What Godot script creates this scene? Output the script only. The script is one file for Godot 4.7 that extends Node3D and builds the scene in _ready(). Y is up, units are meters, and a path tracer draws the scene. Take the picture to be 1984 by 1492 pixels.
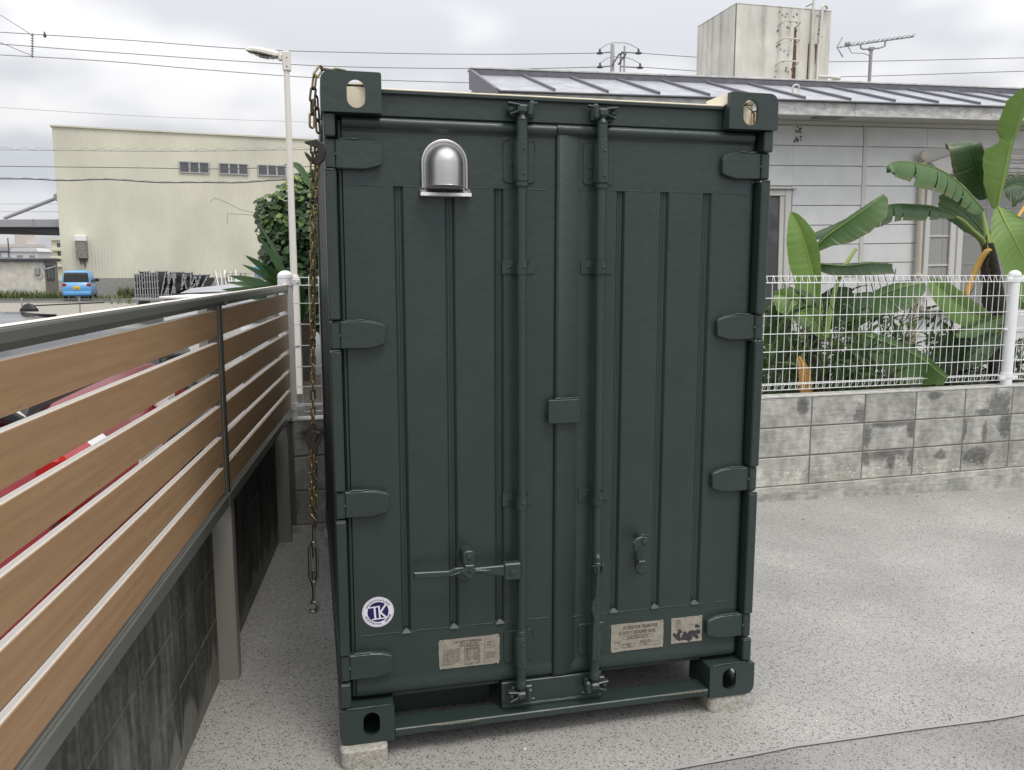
extends Node3D

class MB:
	var st := SurfaceTool.new()
	var g := 1
	func _init() -> void:
		st.begin(Mesh.PRIMITIVE_TRIANGLES)
		st.set_color(Color.WHITE)
		st.set_uv(Vector2.ZERO)
		st.set_smooth_group(-1)
	func tri(a: Vector3, b: Vector3, c: Vector3) -> void:   # counter-clockwise seen from outside
		st.add_vertex(a); st.add_vertex(c); st.add_vertex(b)
	func poly(p: Array, inside: Vector3) -> void:
		var m := Vector3.ZERO
		for v in p: m += v
		m /= p.size()
		var n: Vector3 = (p[1] - p[0]).cross(p[2] - p[0])
		if n.length() < 1e-14 and p.size() > 3: n = (p[2] - p[0]).cross(p[3] - p[0])
		var flip := n.dot(m - inside) < 0.0
		for i in range(1, p.size() - 1):
			if flip: tri(p[0], p[i + 1], p[i])
			else: tri(p[0], p[i], p[i + 1])
	func box(c: Vector3, s: Vector3, ch := 0.0, b := Basis()) -> MB:
		var h := s * 0.5
		var P := func(v: Vector3) -> Vector3: return c + b * v
		if ch <= 0.0:
			for ax in 3:
				for sg in [-1.0, 1.0]:
					var q := []
					for k in [[-1, -1], [1, -1], [1, 1], [-1, 1]]:
						var v := Vector3.ZERO
						v[ax] = h[ax] * sg
						v[(ax + 1) % 3] = h[(ax + 1) % 3] * k[0]
						v[(ax + 2) % 3] = h[(ax + 2) % 3] * k[1]
						q.append(P.call(v))
					poly(q, c)
			return self
		var e := minf(ch, minf(h.x, minf(h.y, h.z)) * 0.98)
		for ax in 3:
			var a1 := (ax + 1) % 3
			var a2 := (ax + 2) % 3
			for sg in [-1.0, 1.0]:
				var q := []
				for k in [[-1, -1], [1, -1], [1, 1], [-1, 1]]:
					var v := Vector3.ZERO
					v[ax] = h[ax] * sg
					v[a1] = (h[a1] - e) * k[0]
					v[a2] = (h[a2] - e) * k[1]
					q.append(P.call(v))
				poly(q, c)
				for s2 in [-1.0, 1.0]:   # edge between the faces ax and a1
					var r := []
					for k in [[0, -1], [0, 1], [1, 1], [1, -1]]:
						var v := Vector3.ZERO
						v[ax] = (h[ax] - (0.0 if k[0] == 0 else e)) * sg
						v[a1] = (h[a1] - (e if k[0] == 0 else 0.0)) * s2
						v[a2] = (h[a2] - e) * k[1]
						r.append(P.call(v))
					poly(r, c)
		for sx in [-1.0, 1.0]:
			for sy in [-1.0, 1.0]:
				for sz in [-1.0, 1.0]:
					poly([P.call(Vector3(sx * h.x, sy * (h.y - e), sz * (h.z - e))), P.call(Vector3(sx * (h.x - e), sy * h.y, sz * (h.z - e))), P.call(Vector3(sx * (h.x - e), sy * (h.y - e), sz * h.z))], c)
		return self
	func bb(x0: float, x1: float, y0: float, y1: float, z0: float, z1: float, ch := 0.0) -> MB:
		return box(Vector3(x0 + x1, y0 + y1, z0 + z1) * 0.5, Vector3(absf(x1 - x0), absf(y1 - y0), absf(z1 - z0)), ch)
	func grid(rows: Array, hint: Vector3, smooth := false) -> MB:
		var flip := false
		var known := false
		if smooth:
			g += 1
			st.set_smooth_group(g)
		for i in rows.size() - 1:
			for j in rows[i].size() - 1:
				var a: Vector3 = rows[i][j]
				var b: Vector3 = rows[i][j + 1]
				var c: Vector3 = rows[i + 1][j + 1]
				var d: Vector3 = rows[i + 1][j]
				if not known:
					var n := (b - a).cross(d - a) + (c - b).cross(a - b) + (d - c).cross(b - c)
					if n.length() > 1e-12:
						flip = n.dot(hint) < 0.0
						known = true
				if flip:
					tri(a, d, c); tri(a, c, b)
				else:
					tri(a, b, c); tri(a, c, d)
		st.set_smooth_group(-1)
		return self
	func tube(path: Array, rad, n := 8, caps := true) -> MB:
		var rows := []
		var up := Vector3.UP
		var d0: Vector3 = (path[1] - path[0]).normalized()
		if absf(d0.dot(up)) > 0.9: up = Vector3.RIGHT
		var side := d0.cross(up).normalized()
		for i in path.size():
			var t: Vector3
			if i == 0: t = path[1] - path[0]
			elif i == path.size() - 1: t = path[i] - path[i - 1]
			else: t = (path[i + 1] - path[i]).normalized() + (path[i] - path[i - 1]).normalized()
			t = t.normalized()
			side = (side - t * side.dot(t)).normalized()
			var w := side.cross(t)
			var r: float = rad[i] if rad is Array else rad
			var row := []
			for k in n + 1:
				var a := TAU * (k % n) / n
				row.append(path[i] + (side * cos(a) + w * sin(a)) * r)
			rows.append(row)
		var a0: Vector3 = rows[0][0]
		grid(rows, (a0 - path[0]), true)
		if caps:
			var p0: Array = rows[0].slice(0, n)
			var p1: Array = rows[-1].slice(0, n)
			poly(p0, path[1])
			poly(p1, path[-2])
		return self
	func ring(path: Array, r: float, n := 6) -> MB:   # closed tube
		var rows := []
		var m := Vector3.ZERO
		for p in path: m += p
		m /= path.size()
		var nn: Vector3 = (path[1] - path[0]).cross(path[2] - path[1]).normalized()
		if nn.length() < 0.5: nn = (path[0] - m).cross(path[1] - m).normalized()
		for i in path.size() + 1:
			var k := i % path.size()
			var t: Vector3 = (path[(k + 1) % path.size()] - path[(k + path.size() - 1) % path.size()]).normalized()
			var w := nn.cross(t).normalized()
			var row := []
			for j in n + 1:
				var a := TAU * (j % n) / n
				row.append(path[k] + (nn * cos(a) + w * sin(a)) * r)
			rows.append(row)
		var r0: Vector3 = rows[0][0]
		return grid(rows, r0 - path[0], true)
	func lathe(prof: Array, at := Vector3.ZERO, b := Basis(), n := 16, smooth := true) -> MB:   # prof of Vector2(radius, height), bottom to top
		for i in prof.size() - 1:
			var rows := []
			for q in [prof[i], prof[i + 1]]:
				var row := []
				for k in n + 1:
					var a := TAU * (k % n) / n
					row.append(at + b * Vector3(q.x * cos(a), q.y, q.x * sin(a)))
				rows.append(row)
			var nr: float = prof[i + 1].y - prof[i].y
			var ny: float = -(prof[i + 1].x - prof[i].x)
			var v: Vector3 = b * Vector3(nr, ny, 0)
			var flat := absf(nr) < 1e-6
			grid(rows, v if not flat else b * Vector3(0, ny, 0), smooth and not flat)
		return self
	func prism(pts: Array, z0: float, z1: float, x := Transform3D(), ch := 0.0) -> MB:   # pts of Vector2, extruded from z0 (back) to z1 (front)
		var pk := PackedVector2Array(pts)
		if Geometry2D.is_polygon_clockwise(pk): pk.reverse()
		var front := pk
		if ch > 0.0:
			var o := Geometry2D.offset_polygon(pk, -ch, Geometry2D.JOIN_MITER)
			if o.size() == 1 and o[0].size() == pk.size():
				front = o[0]
				if Geometry2D.is_polygon_clockwise(front): front.reverse()
				var best := 0
				for i in front.size():
					if front[i].distance_to(pk[0]) < front[best].distance_to(pk[0]): best = i
				var f2 := PackedVector2Array()
				for i in front.size(): f2.append(front[(best + i) % front.size()])
				front = f2
		var t := Geometry2D.triangulate_polygon(front)
		for i in range(0, t.size(), 3):
			var q := [front[t[i]], front[t[i + 1]], front[t[i + 2]]]
			if (q[1] - q[0]).cross(q[2] - q[0]) < 0: q = [q[0], q[2], q[1]]
			tri(x * Vector3(q[0].x, q[0].y, z1), x * Vector3(q[1].x, q[1].y, z1), x * Vector3(q[2].x, q[2].y, z1))
		t = Geometry2D.triangulate_polygon(pk)
		for i in range(0, t.size(), 3):
			var q := [pk[t[i]], pk[t[i + 1]], pk[t[i + 2]]]
			if (q[1] - q[0]).cross(q[2] - q[0]) < 0: q = [q[0], q[2], q[1]]
			tri(x * Vector3(q[0].x, q[0].y, z0), x * Vector3(q[2].x, q[2].y, z0), x * Vector3(q[1].x, q[1].y, z0))
		var zm := z1 - ch if front != pk else z1
		for i in pk.size():
			var a := pk[i]
			var b := pk[(i + 1) % pk.size()]
			var A := x * Vector3(a.x, a.y, z0)
			var B := x * Vector3(b.x, b.y, z0)
			var C := x * Vector3(b.x, b.y, zm)
			var D := x * Vector3(a.x, a.y, zm)
			tri(A, B, C); tri(A, C, D)
			if front != pk:
				var e := front[i]
				var f := front[(i + 1) % pk.size()]
				var E := x * Vector3(e.x, e.y, z1)
				var F := x * Vector3(f.x, f.y, z1)
				tri(D, C, F); tri(D, F, E)
		return self
	func slot_plate(outer: Array, c: Vector2, sw: float, sh: float, z0: float, z1: float, x := Transform3D()) -> MB:   # convex plate with an upright rounded slot
		var angs := []
		for p in outer: angs.append((p - c).angle())
		for k in 40: angs.append(-PI + TAU * k / 40.0)
		angs.sort()
		var O := []
		var I := []
		for a in angs:
			var d := Vector2.from_angle(a)
			var best := 1e9
			for i in outer.size():
				var hit = Geometry2D.segment_intersects_segment(c, c + d * 3.0, outer[i], outer[(i + 1) % outer.size()])
				if hit != null: best = minf(best, c.distance_to(hit))
			O.append(c + d * best)
			var r := sw * 0.5
			var l := maxf(0.0, sh * 0.5 - r)
			var s := 1e9
			if absf(d.x) > 1e-6: s = r / absf(d.x)
			if s * absf(d.y) > l:
				var bq := absf(d.y) * l
				s = bq + sqrt(maxf(0.0, bq * bq - l * l + r * r))
			I.append(c + d * s)
		var m := O.size()
		for i in m:
			var k := (i + 1) % m
			for z in [z0, z1]:
				poly([x * Vector3(O[i].x, O[i].y, z), x * Vector3(O[k].x, O[k].y, z), x * Vector3(I[k].x, I[k].y, z), x * Vector3(I[i].x, I[i].y, z)], x * Vector3(O[i].x, O[i].y, (z0 + z1) * 0.5))
			poly([x * Vector3(O[i].x, O[i].y, z0), x * Vector3(O[k].x, O[k].y, z0), x * Vector3(O[k].x, O[k].y, z1), x * Vector3(O[i].x, O[i].y, z1)], x * Vector3(c.x, c.y, (z0 + z1) * 0.5))
			var far: Vector2 = c + (I[i] - c) * 3.0
			poly([x * Vector3(I[i].x, I[i].y, z0), x * Vector3(I[k].x, I[k].y, z0), x * Vector3(I[k].x, I[k].y, z1), x * Vector3(I[i].x, I[i].y, z1)], x * Vector3(far.x, far.y, (z0 + z1) * 0.5))
		return self
	func mesh(into: ArrayMesh = null) -> ArrayMesh:
		st.generate_normals()
		st.index()
		return st.commit(into) if into else st.commit()

func V(x: float, y: float, z: float) -> Vector3: return Vector3(x, y, z)
func W2(x: float, y: float) -> Vector2: return Vector2(x, y)

var taken := {}
var rng := RandomNumberGenerator.new()

func numbered(parent: Node, called: String) -> String:
	var key := str(parent.get_instance_id()) + called
	var n: int = taken.get(key, 0)
	taken[key] = n + 1
	return called if n == 0 else "%s_%03d" % [called, n]

func obj(called: String, b, m, parent: Node = self, x := Transform3D()) -> MeshInstance3D:
	var o := MeshInstance3D.new()
	o.name = numbered(parent, called)
	o.mesh = b.mesh() if b is MB else b
	if m is Material: o.material_override = m
	elif m is Array:
		for i in m.size(): o.set_surface_override_material(i, m[i])
	o.transform = x
	parent.add_child(o, true)
	return o

func tag(o: Node3D, label: String, category: String, group := "", kind := "") -> Node3D:
	if label: o.set_meta("label", label)
	if category: o.set_meta("category", category)
	if group: o.set_meta("group", group)
	if kind: o.set_meta("kind", kind)
	return o

func thing(called: String, label: String, category: String, at := Vector3.ZERO, turn := 0.0, group := "") -> Node3D:
	var o := Node3D.new()
	o.name = numbered(self, called)
	add_child(o, true)
	o.position = at
	o.rotation.y = turn
	tag(o, label, category, group)
	return o

func struct(called: String, b, m, x := Transform3D()) -> MeshInstance3D:
	var o := obj(called, b, m, self, x)
	o.set_meta("kind", "structure")
	return o

func copy(src: Node3D, label: String) -> Node3D:
	var r: Node3D = src.duplicate()
	r.name = numbered(self, str(src.name).rstrip("0123456789_"))
	add_child(r, true)
	r.set_meta("label", label)
	return r

func at(x: float, y: float, z: float) -> Transform3D: return Transform3D(Basis(), Vector3(x, y, z))
func txf(b: Basis, x: float, y: float, z: float) -> Transform3D: return Transform3D(b, Vector3(x, y, z))

# ---------------------------------------------------------------- materials
func lin(r: float, g: float, b: float) -> Color: return Color(r, g, b).linear_to_srgb()

func mat(r: float, g: float, b: float, rough := 0.6, metal := 0.0, spec := 0.5) -> StandardMaterial3D:
	var m := StandardMaterial3D.new()
	m.albedo_color = lin(r, g, b)
	m.roughness = rough
	m.metallic = metal
	m.metallic_specular = spec
	return m

func noise_tex(size: int, freq: float, oct: int, lo: float, hi: float, sd: int, kind := FastNoiseLite.TYPE_SIMPLEX_SMOOTH) -> NoiseTexture2D:
	var n := FastNoiseLite.new()
	n.noise_type = kind
	n.frequency = freq
	n.fractal_octaves = oct
	n.seed = sd
	var t := NoiseTexture2D.new()
	t.width = size
	t.height = size
	t.seamless = true
	t.noise = n
	var gr := Gradient.new()
	gr.set_color(0, Color(lo, lo, lo))
	gr.set_color(1, Color(hi, hi, hi))
	t.color_ramp = gr
	return t

func bump_tex(size: int, freq: float, oct: int, sd: int, strength: float) -> NoiseTexture2D:
	var t := noise_tex(size, freq, oct, 0.0, 1.0, sd)
	t.color_ramp = null
	t.as_normal_map = true
	t.bump_strength = strength
	return t

func tri(m: StandardMaterial3D, scale: Vector3, world := false) -> StandardMaterial3D:
	m.uv1_triplanar = true
	m.uv1_world_triplanar = world
	m.uv1_scale = scale
	m.uv1_triplanar_sharpness = 6.0
	return m

func tri2(m: StandardMaterial3D, tex: Texture2D, scale: Vector3, world := false) -> StandardMaterial3D:
	m.detail_enabled = true
	m.detail_blend_mode = BaseMaterial3D.BLEND_MODE_MUL
	m.detail_albedo = tex
	m.detail_uv_layer = BaseMaterial3D.DETAIL_UV_2
	m.uv2_triplanar = true
	m.uv2_world_triplanar = world
	m.uv2_scale = scale
	m.uv2_triplanar_sharpness = 6.0
	return m

func grey_image(w: int, h: int, f: Callable) -> ImageTexture:
	var im := Image.create_empty(w, h, false, Image.FORMAT_RGB8)
	for y in h:
		for x in w:
			im.set_pixel(x, y, f.call(x, y))
	return ImageTexture.create_from_image(im)

var M := {}

func make_aggregate(sd: int, size: int, dark: int, light: int, base: float) -> ImageTexture:
	var r := RandomNumberGenerator.new()
	r.seed = sd
	var fine := FastNoiseLite.new()
	fine.frequency = 0.16
	fine.seed = sd
	var buf := PackedFloat32Array()
	buf.resize(size * size)
	for i in size * size:
		buf[i] = base * (0.90 + 0.2 * r.randf())
	var stamp := func(count: int, rmin: float, rmax: float, v0: float, v1: float) -> void:
		for k in count:
			var cx := r.randi() % size
			var cy := r.randi() % size
			var ra := r.randf_range(rmin, rmax)
			var rb := ra * r.randf_range(0.55, 1.0)
			var an := r.randf() * PI
			var v := r.randf_range(v0, v1)
			var ca := cos(an)
			var sa := sin(an)
			var q := int(ceil(ra))
			for dy in range(-q, q + 1):
				for dx in range(-q, q + 1):
					var u := (dx * ca + dy * sa) / ra
					var w := (-dx * sa + dy * ca) / rb
					var d := u * u + w * w
					if d < 1.0:
						var p := posmod(cy + dy, size) * size + posmod(cx + dx, size)
						var s := clampf((1.0 - d) * 2.2, 0.0, 1.0)
						buf[p] = lerpf(buf[p], v * base, s)
	stamp.call(dark * 2, 0.9, 2.0, 0.80, 1.12)
	stamp.call(dark, 0.85, 2.2, 0.40, 0.80)
	stamp.call(light, 0.9, 2.2, 1.08, 1.3)
	var bytes := PackedByteArray()
	bytes.resize(size * size * 3)
	for i in size * size:
		var c := clampf(buf[i], 0.0, 1.0)
		bytes[i * 3] = int(c * 255.0)
		bytes[i * 3 + 1] = int(c * 253.0)
		bytes[i * 3 + 2] = int(c * 249.0)
	return ImageTexture.create_from_image(Image.create_from_data(size, size, false, Image.FORMAT_RGB8, bytes))

func make_sky() -> ImageTexture:
	var w := 1024
	var h := 512
	var n := FastNoiseLite.new()
	n.frequency = 1.0
	n.fractal_octaves = 5
	n.fractal_gain = 0.5
	n.seed = 12
	var n2 := FastNoiseLite.new()
	n2.frequency = 0.55
	n2.fractal_octaves = 3
	n2.seed = 44
	var data := PackedFloat32Array()
	data.resize(w * h * 3)
	for y in h:
		var el := (0.5 - (y + 0.5) / h) * PI
		var ce := cos(el)
		var se := sin(el)
		for x in w:
			var az := ((x + 0.5) / w - 0.5) * TAU
			var dx := sin(az) * ce
			var dz := -cos(az) * ce
			var c := Vector3.ZERO
			if se > -0.02:
				var hgt := maxf(se, 0.0) + 0.22
				var px := dx / hgt * 0.9
				var pz := dz / hgt * 0.9
				var a := n.get_noise_3d(px * 1.25, se * 2.0, pz * 1.25)
				var b := n2.get_noise_3d(px * 1.1 + 7.0, 3.0, pz * 1.1)
				var t := clampf(0.52 + a * 1.7 + b * 1.0, 0.0, 1.0)
				t = t * t * (3.0 - 2.0 * t)
				var zen := 0.69 * (1.0 + 1.95 * maxf(se, 0.0))
				var bright := Vector3(1.0, 1.0, 1.01) * 1.05
				var grey := Vector3(0.74, 0.76, 0.81)
				c = grey.lerp(bright, t) * zen
				var lowb := clampf((0.16 - se) / 0.16, 0.0, 1.0) * clampf(0.5 - b * 2.2, 0.0, 1.0)
				c = c.lerp(Vector3(0.66, 0.74, 0.85), lowb * 0.55)
			else:
				c = Vector3(0.30, 0.30, 0.29)
			var p := (y * w + x) * 3
			data[p] = c.x
			data[p + 1] = c.y
			data[p + 2] = c.z
	return ImageTexture.create_from_image(Image.create_from_data(w, h, false, Image.FORMAT_RGBF, data.to_byte_array()))

func make_materials() -> void:
	var grainy := noise_tex(512, 0.02, 5, 0.78, 1.0, 3)
	var blot := noise_tex(512, 0.008, 4, 0.62, 1.0, 9)
	# green paint on steel: slight orange peel, dull gloss, faint blotches
	var p := mat(0.0295, 0.0465, 0.0430, 0.44)
	p.albedo_texture = noise_tex(512, 0.006, 4, 0.93, 1.0, 21)
	p.normal_enabled = true
	p.normal_texture = bump_tex(512, 0.035, 3, 5, 1.3)
	p.normal_scale = 0.35
	p.roughness_texture = noise_tex(512, 0.012, 4, 0.75, 1.0, 8)
	tri(p, Vector3(1.3, 1.3, 1.3))
	M.green = p
	var w := mat(0.085, 0.112, 0.105, 0.4)
	M.weld = w
	var worn := p.duplicate() as StandardMaterial3D
	M.cream = mat(0.78, 0.72, 0.58, 0.55)
	M.dark = mat(0.02, 0.022, 0.022, 0.7)
	M.black = mat(0.012, 0.012, 0.013, 0.45)
	M.scuff = tri(mat(0.30, 0.28, 0.22, 0.7), Vector3(9, 9, 9))
	M.scuff.albedo_texture = noise_tex(256, 0.05, 3, 0.35, 1.0, 77)
	var ss := mat(0.54, 0.53, 0.53, 0.40, 1.0)
	M.steel = ss
	M.zinc = mat(0.17, 0.135, 0.065, 0.33, 1.0)
	M.bronze = mat(0.085, 0.067, 0.05, 0.4, 1.0)
	M.chrome = mat(0.13, 0.127, 0.12, 0.3, 1.0)
	M.hook = mat(0.035, 0.032, 0.028, 0.45, 0.4)
	# ground
	var gr := mat(0.565, 0.565, 0.56, 0.85)
	gr.albedo_texture = make_aggregate(7, 1024, 24000, 1800, 0.84)
	tri(gr, Vector3(0.55, 0.55, 0.55), true)
	tri2(gr, noise_tex(512, 0.012, 5, 0.87, 1.0, 31), Vector3(0.16, 0.16, 0.16), true)
	M.yard = gr
	var gr2 := mat(0.49, 0.49, 0.485, 0.88)
	gr2.albedo_texture = make_aggregate(19, 1024, 22000, 2200, 0.82)
	tri(gr2, Vector3(0.62, 0.62, 0.62), true)
	tri2(gr2, noise_tex(512, 0.012, 5, 0.86, 1.0, 35), Vector3(0.2, 0.2, 0.2), true)
	M.yard2 = gr2
	M.earth = tri2(tri(mat(0.40, 0.38, 0.34, 0.95), Vector3(0.4, 0.4, 0.4), true), blot, Vector3(0.03, 0.03, 0.03), true)
	M.earth.albedo_texture = noise_tex(512, 0.06, 4, 0.5, 1.0, 61)
	M.soil = tri(mat(0.06, 0.05, 0.035, 0.95), Vector3(1, 1, 1), true)
	M.soil.albedo_texture = noise_tex(256, 0.05, 4, 0.3, 1.0, 63)
	M.gravel = tri(mat(0.52, 0.49, 0.43, 0.95), Vector3(0.25, 0.25, 0.25), true)
	M.gravel.albedo_texture = noise_tex(512, 0.08, 4, 0.6, 1.0, 64)
	# concrete
	var con := mat(0.40, 0.395, 0.375, 0.9)
	con.albedo_texture = noise_tex(512, 0.02, 5, 0.72, 1.0, 41)
	tri(con, Vector3(1.1, 1.1, 1.1))
	M.concrete = con
	var cb := mat(0.52, 0.50, 0.45, 0.9)
	cb.albedo_texture = noise_tex(256, 0.03, 4, 0.75, 1.0, 42)
	cb.normal_enabled = true
	cb.normal_texture = bump_tex(256, 0.08, 3, 43, 3.0)
	tri(cb, Vector3(5, 5, 5))
	M.block_pad = cb
	M.joint = mat(0.31, 0.31, 0.305, 0.95)
	M.mortar = mat(0.16, 0.158, 0.148, 0.95)
	M.coping = tri(mat(0.60, 0.595, 0.57, 0.9), Vector3(1, 1, 1))
	M.coping.albedo_texture = grainy
	# wet and stained face of the grey block wall, laid out over six metres by one
	var n1 := FastNoiseLite.new()
	n1.frequency = 0.012
	n1.fractal_octaves = 4
	n1.seed = 4
	var n2 := FastNoiseLite.new()
	n2.frequency = 0.05
	n2.fractal_octaves = 3
	n2.seed = 5
	var wet := [[4.00, 0.53, 0.085, 0.10], [4.44, 0.43, 0.05, 0.10], [4.24, 0.460, 0.24, 0.045], [4.05, 0.38, 0.05, 0.11], [4.45, 0.41, 0.05, 0.09], [4.24, 0.245, 0.24, 0.075], [4.28, 0.18, 0.055, 0.10], [4.05, 0.21, 0.06, 0.08], [4.455, 0.19, 0.04, 0.10], [5.24, 0.55, 0.15, 0.13], [5.31, 0.40, 0.09, 0.13], [5.12, 0.33, 0.03, 0.12], [4.93, 0.38, 0.03, 0.09], [5.10, 0.50, 0.12, 0.03], [4.72, 0.19, 0.07, 0.05], [5.05, 0.16, 0.16, 0.09], [3.5, 0.62, 0.06, 0.08], [0.12, 0.60, 0.09, 0.06], [4.63, 0.65, 0.08, 0.04]]
	var im := Image.create_empty(1536, 256, false, Image.FORMAT_RGB8)
	var r := RandomNumberGenerator.new()
	r.seed = 91
	for y in 256:
		for x in 1536:
			var X := x / 256.0
			var Y := 1.0 - y / 256.0
			var v := 0.78 + 0.15 * n1.get_noise_2d(x * 1.5, y * 0.8) + 0.10 * n2.get_noise_2d(x, y) + r.randf_range(-0.035, 0.035)
			var wv := 0.0
			var cell := Vector2i(floori((X - 3.58) / .4465), floori((Y - .045) / .2115))
			for q in wet:
				if Vector2i(floori((q[0] - 3.58) / .4465), floori((q[1] - .045) / .2115)) != cell: continue
				var e := 1.0 - Vector2((X - q[0]) / q[2], (Y - q[1]) / q[3]).length() + n2.get_noise_2d(x * 1.6, y * 1.6 + 300.0) * 0.32
				wv = maxf(wv, clampf(e * 2.0, 0.0, 1.0))
			v *= 1.0 - 0.34 * wv
			var warm := 0.03 * clampf((0.30 - Y) * 5.0, 0.0, 1.0) * (1.0 - wv)
			im.set_pixel(x, y, Color(v + warm * 0.6, v * 0.998 + warm * 0.4, v * 0.98))
	for k in 260:
		var X := fmod(3.1 + r.randf() * 2.9, 6.0)
		var Y := 0.07 + 0.13 * r.randf() * r.randf() + 0.02 * sin(X * 9.0)
		if r.randf() > (0.95 if X < 3.6 or (X > 4.5 and X < 4.9) else 0.3): continue
		var px := int(X * 256)
		var py := int((1.0 - Y) * 256)
		var sz := 2 if r.randf() < 0.75 else 3
		im.fill_rect(Rect2i(px, py, sz, sz), Color(1, 1, 0.97))
	var bw := mat(0.645, 0.645, 0.63, 0.92)
	bw.albedo_texture = ImageTexture.create_from_image(im)
	bw.normal_enabled = true
	bw.normal_texture = bump_tex(512, 0.05, 4, 44, 1.6)
	tri(bw, Vector3(1.0 / 6.0, 1.0, 1.0))
	M.wall_block = bw
	M.wall_blocks = [bw]
	for k in [.86, .94, 1.05]:
		var b2: StandardMaterial3D = bw.duplicate()
		b2.albedo_color = lin(.645 * k, .645 * k, .63 * k)
		M.wall_blocks.append(b2)
	# mould-darkened face of the wall under the slatted fence, five metres by one
	var im2 := Image.create_empty(1280, 256, false, Image.FORMAT_RGB8)
	for y in 256:
		for x in 1280:
			var Y := 1.0 - y / 256.0
			var s := n2.get_noise_2d(x * 1.5, y * 0.12) * 0.6 + n1.get_noise_2d(x * 1.2, y * 0.5 + 90.0) * 0.9
			var v := 0.46 + 0.26 * s + 0.10 * n2.get_noise_2d(x * 2.0, y * 2.0) + r.randf_range(-0.05, 0.05)
			var edge := 0.085 + 0.09 * absf(n1.get_noise_2d(x * 0.9, 700.0)) * 2.2
			var clean := clampf((edge - Y) * 22.0, 0.0, 1.0)
			v = lerpf(clampf(v, 0.20, 0.66), 0.70 + 0.08 * s, clean)
			im2.set_pixel(x, y, Color(v, v * 1.0, v * 0.965))
	var mw := mat(0.40, 0.40, 0.385, 0.9)
	mw.albedo_texture = ImageTexture.create_from_image(im2)
	tri(mw, Vector3(0.2, 1.0, 1.0))
	M.mould_block = mw
	# printed wood grain of the fence boards
	var gn := FastNoiseLite.new()
	gn.frequency = 0.01
	gn.fractal_octaves = 4
	gn.seed = 17
	var im3 := Image.create_empty(1024, 256, false, Image.FORMAT_RGB8)
	for y in 256:
		for x in 1024:
			var a := gn.get_noise_2d(x * 0.10 + sin(y * 0.02) * 12.0, y * 9.0)
			var b := gn.get_noise_2d(x * 0.55 + 900.0, y * 26.0)
			var v := 0.90 + 0.055 * a + 0.035 * b
			if b > 0.52: v *= 0.90
			im3.set_pixel(x, y, Color(v, v * (0.985 + 0.02 * a), v * (0.97 + 0.03 * a)))
	var wd := mat(0.445, 0.285, 0.16, 0.5)
	wd.albedo_texture = ImageTexture.create_from_image(im3)
	tri(wd, Vector3(1.0, 1.9, 1.9))
	M.wood = wd
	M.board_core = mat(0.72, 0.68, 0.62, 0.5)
	M.alu = mat(0.24, 0.245, 0.225, 0.30, 0.5)
	M.alu_dark = mat(0.12, 0.115, 0.10, 0.42, 0.5)
	M.post_grey = mat(0.30, 0.285, 0.255, 0.45, 0.2)
	M.white_wire = mat(0.80, 0.81, 0.82, 0.35)
	M.white = mat(0.78, 0.78, 0.76, 0.45)
	M.lamp_cream = mat(0.74, 0.71, 0.66, 0.45)
	# house
	var sd := mat(0.78, 0.79, 0.80, 0.55)
	sd.albedo_texture = noise_tex(512, 0.01, 5, 0.94, 1.0, 51)
	tri(sd, Vector3(0.8, 0.8, 0.8))
	M.siding = sd
	M.trim = mat(0.64, 0.63, 0.60, 0.55)
	var fs := mat(0.70, 0.70, 0.69, 0.6)
	fs.albedo_texture = noise_tex(512, 0.02, 5, 0.72, 1.0, 52)
	tri(fs, Vector3(0.7, 1.5, 0.7))
	M.fascia = fs
	var rf := mat(0.44, 0.455, 0.495, 0.38, 0.15)
	rf.albedo_texture = noise_tex(512, 0.012, 5, 0.78, 1.0, 53)
	tri(rf, Vector3(0.7, 0.7, 0.7))
	M.roof = rf
	M.seam = mat(0.14, 0.14, 0.165, 0.5)
	M.ridge = tri(mat(0.16, 0.16, 0.185, 0.5), Vector3(1, 1, 1))
	M.ridge.albedo_texture = grainy
	M.beige_wood = mat(0.50, 0.44, 0.36, 0.7)
	var gl := mat(0.10, 0.105, 0.11, 0.08)
	M.glass_dark = gl
	var gc := mat(0.36, 0.36, 0.35, 0.12)
	M.glass_curtain = gc
	M.screen = mat(0.27, 0.27, 0.27, 0.6)
	M.pipe = mat(0.58, 0.52, 0.44, 0.6)
	# stained render of the tank on the roof
	var im4 := Image.create_empty(512, 512, false, Image.FORMAT_RGB8)
	var streaks := []
	for k in 46: streaks.append([r.randf() * 512.0, r.randf_range(4.0, 22.0), r.randf_range(0.015, 0.08), r.randf_range(0.35, 1.0)])
	for y in 512:
		for x in 512:
			var v := 0.90 + 0.08 * n1.get_noise_2d(x * 0.8, y * 0.5 + 40.0)
			for q in streaks:
				var d: float = absf(x - q[0] + n2.get_noise_2d(q[0], y * 0.25) * 8.0) / q[1]
				if d < 1.0: v -= q[2] * (1.0 - d) * clampf(q[3] * 1.4 - y / 512.0, 0.0, 1.0) * (0.75 + 0.5 * n2.get_noise_2d(x * 2.0, y * 0.4))
			v += r.randf_range(-0.02, 0.02)
			im4.set_pixel(x, y, Color(v, v * 0.99, v * 0.965))
	var tk := mat(0.84, 0.84, 0.82, 0.85)
	tk.albedo_texture = ImageTexture.create_from_image(im4)
	tri(tk, Vector3(0.52, 0.52, 0.52))
	M.tank = tk
	M.rust = tri(mat(0.30, 0.17, 0.085, 0.9), Vector3(4, 2, 4))
	M.rust.albedo_texture = noise_tex(256, 0.03, 4, 0.35, 1.0, 55)
	M.spot = mat(0.16, 0.155, 0.15, 0.9)
	# far things
	M.cladding = tri(mat(0.70, 0.685, 0.565, 0.65), Vector3(0.1, 0.06, 0.1))
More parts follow.
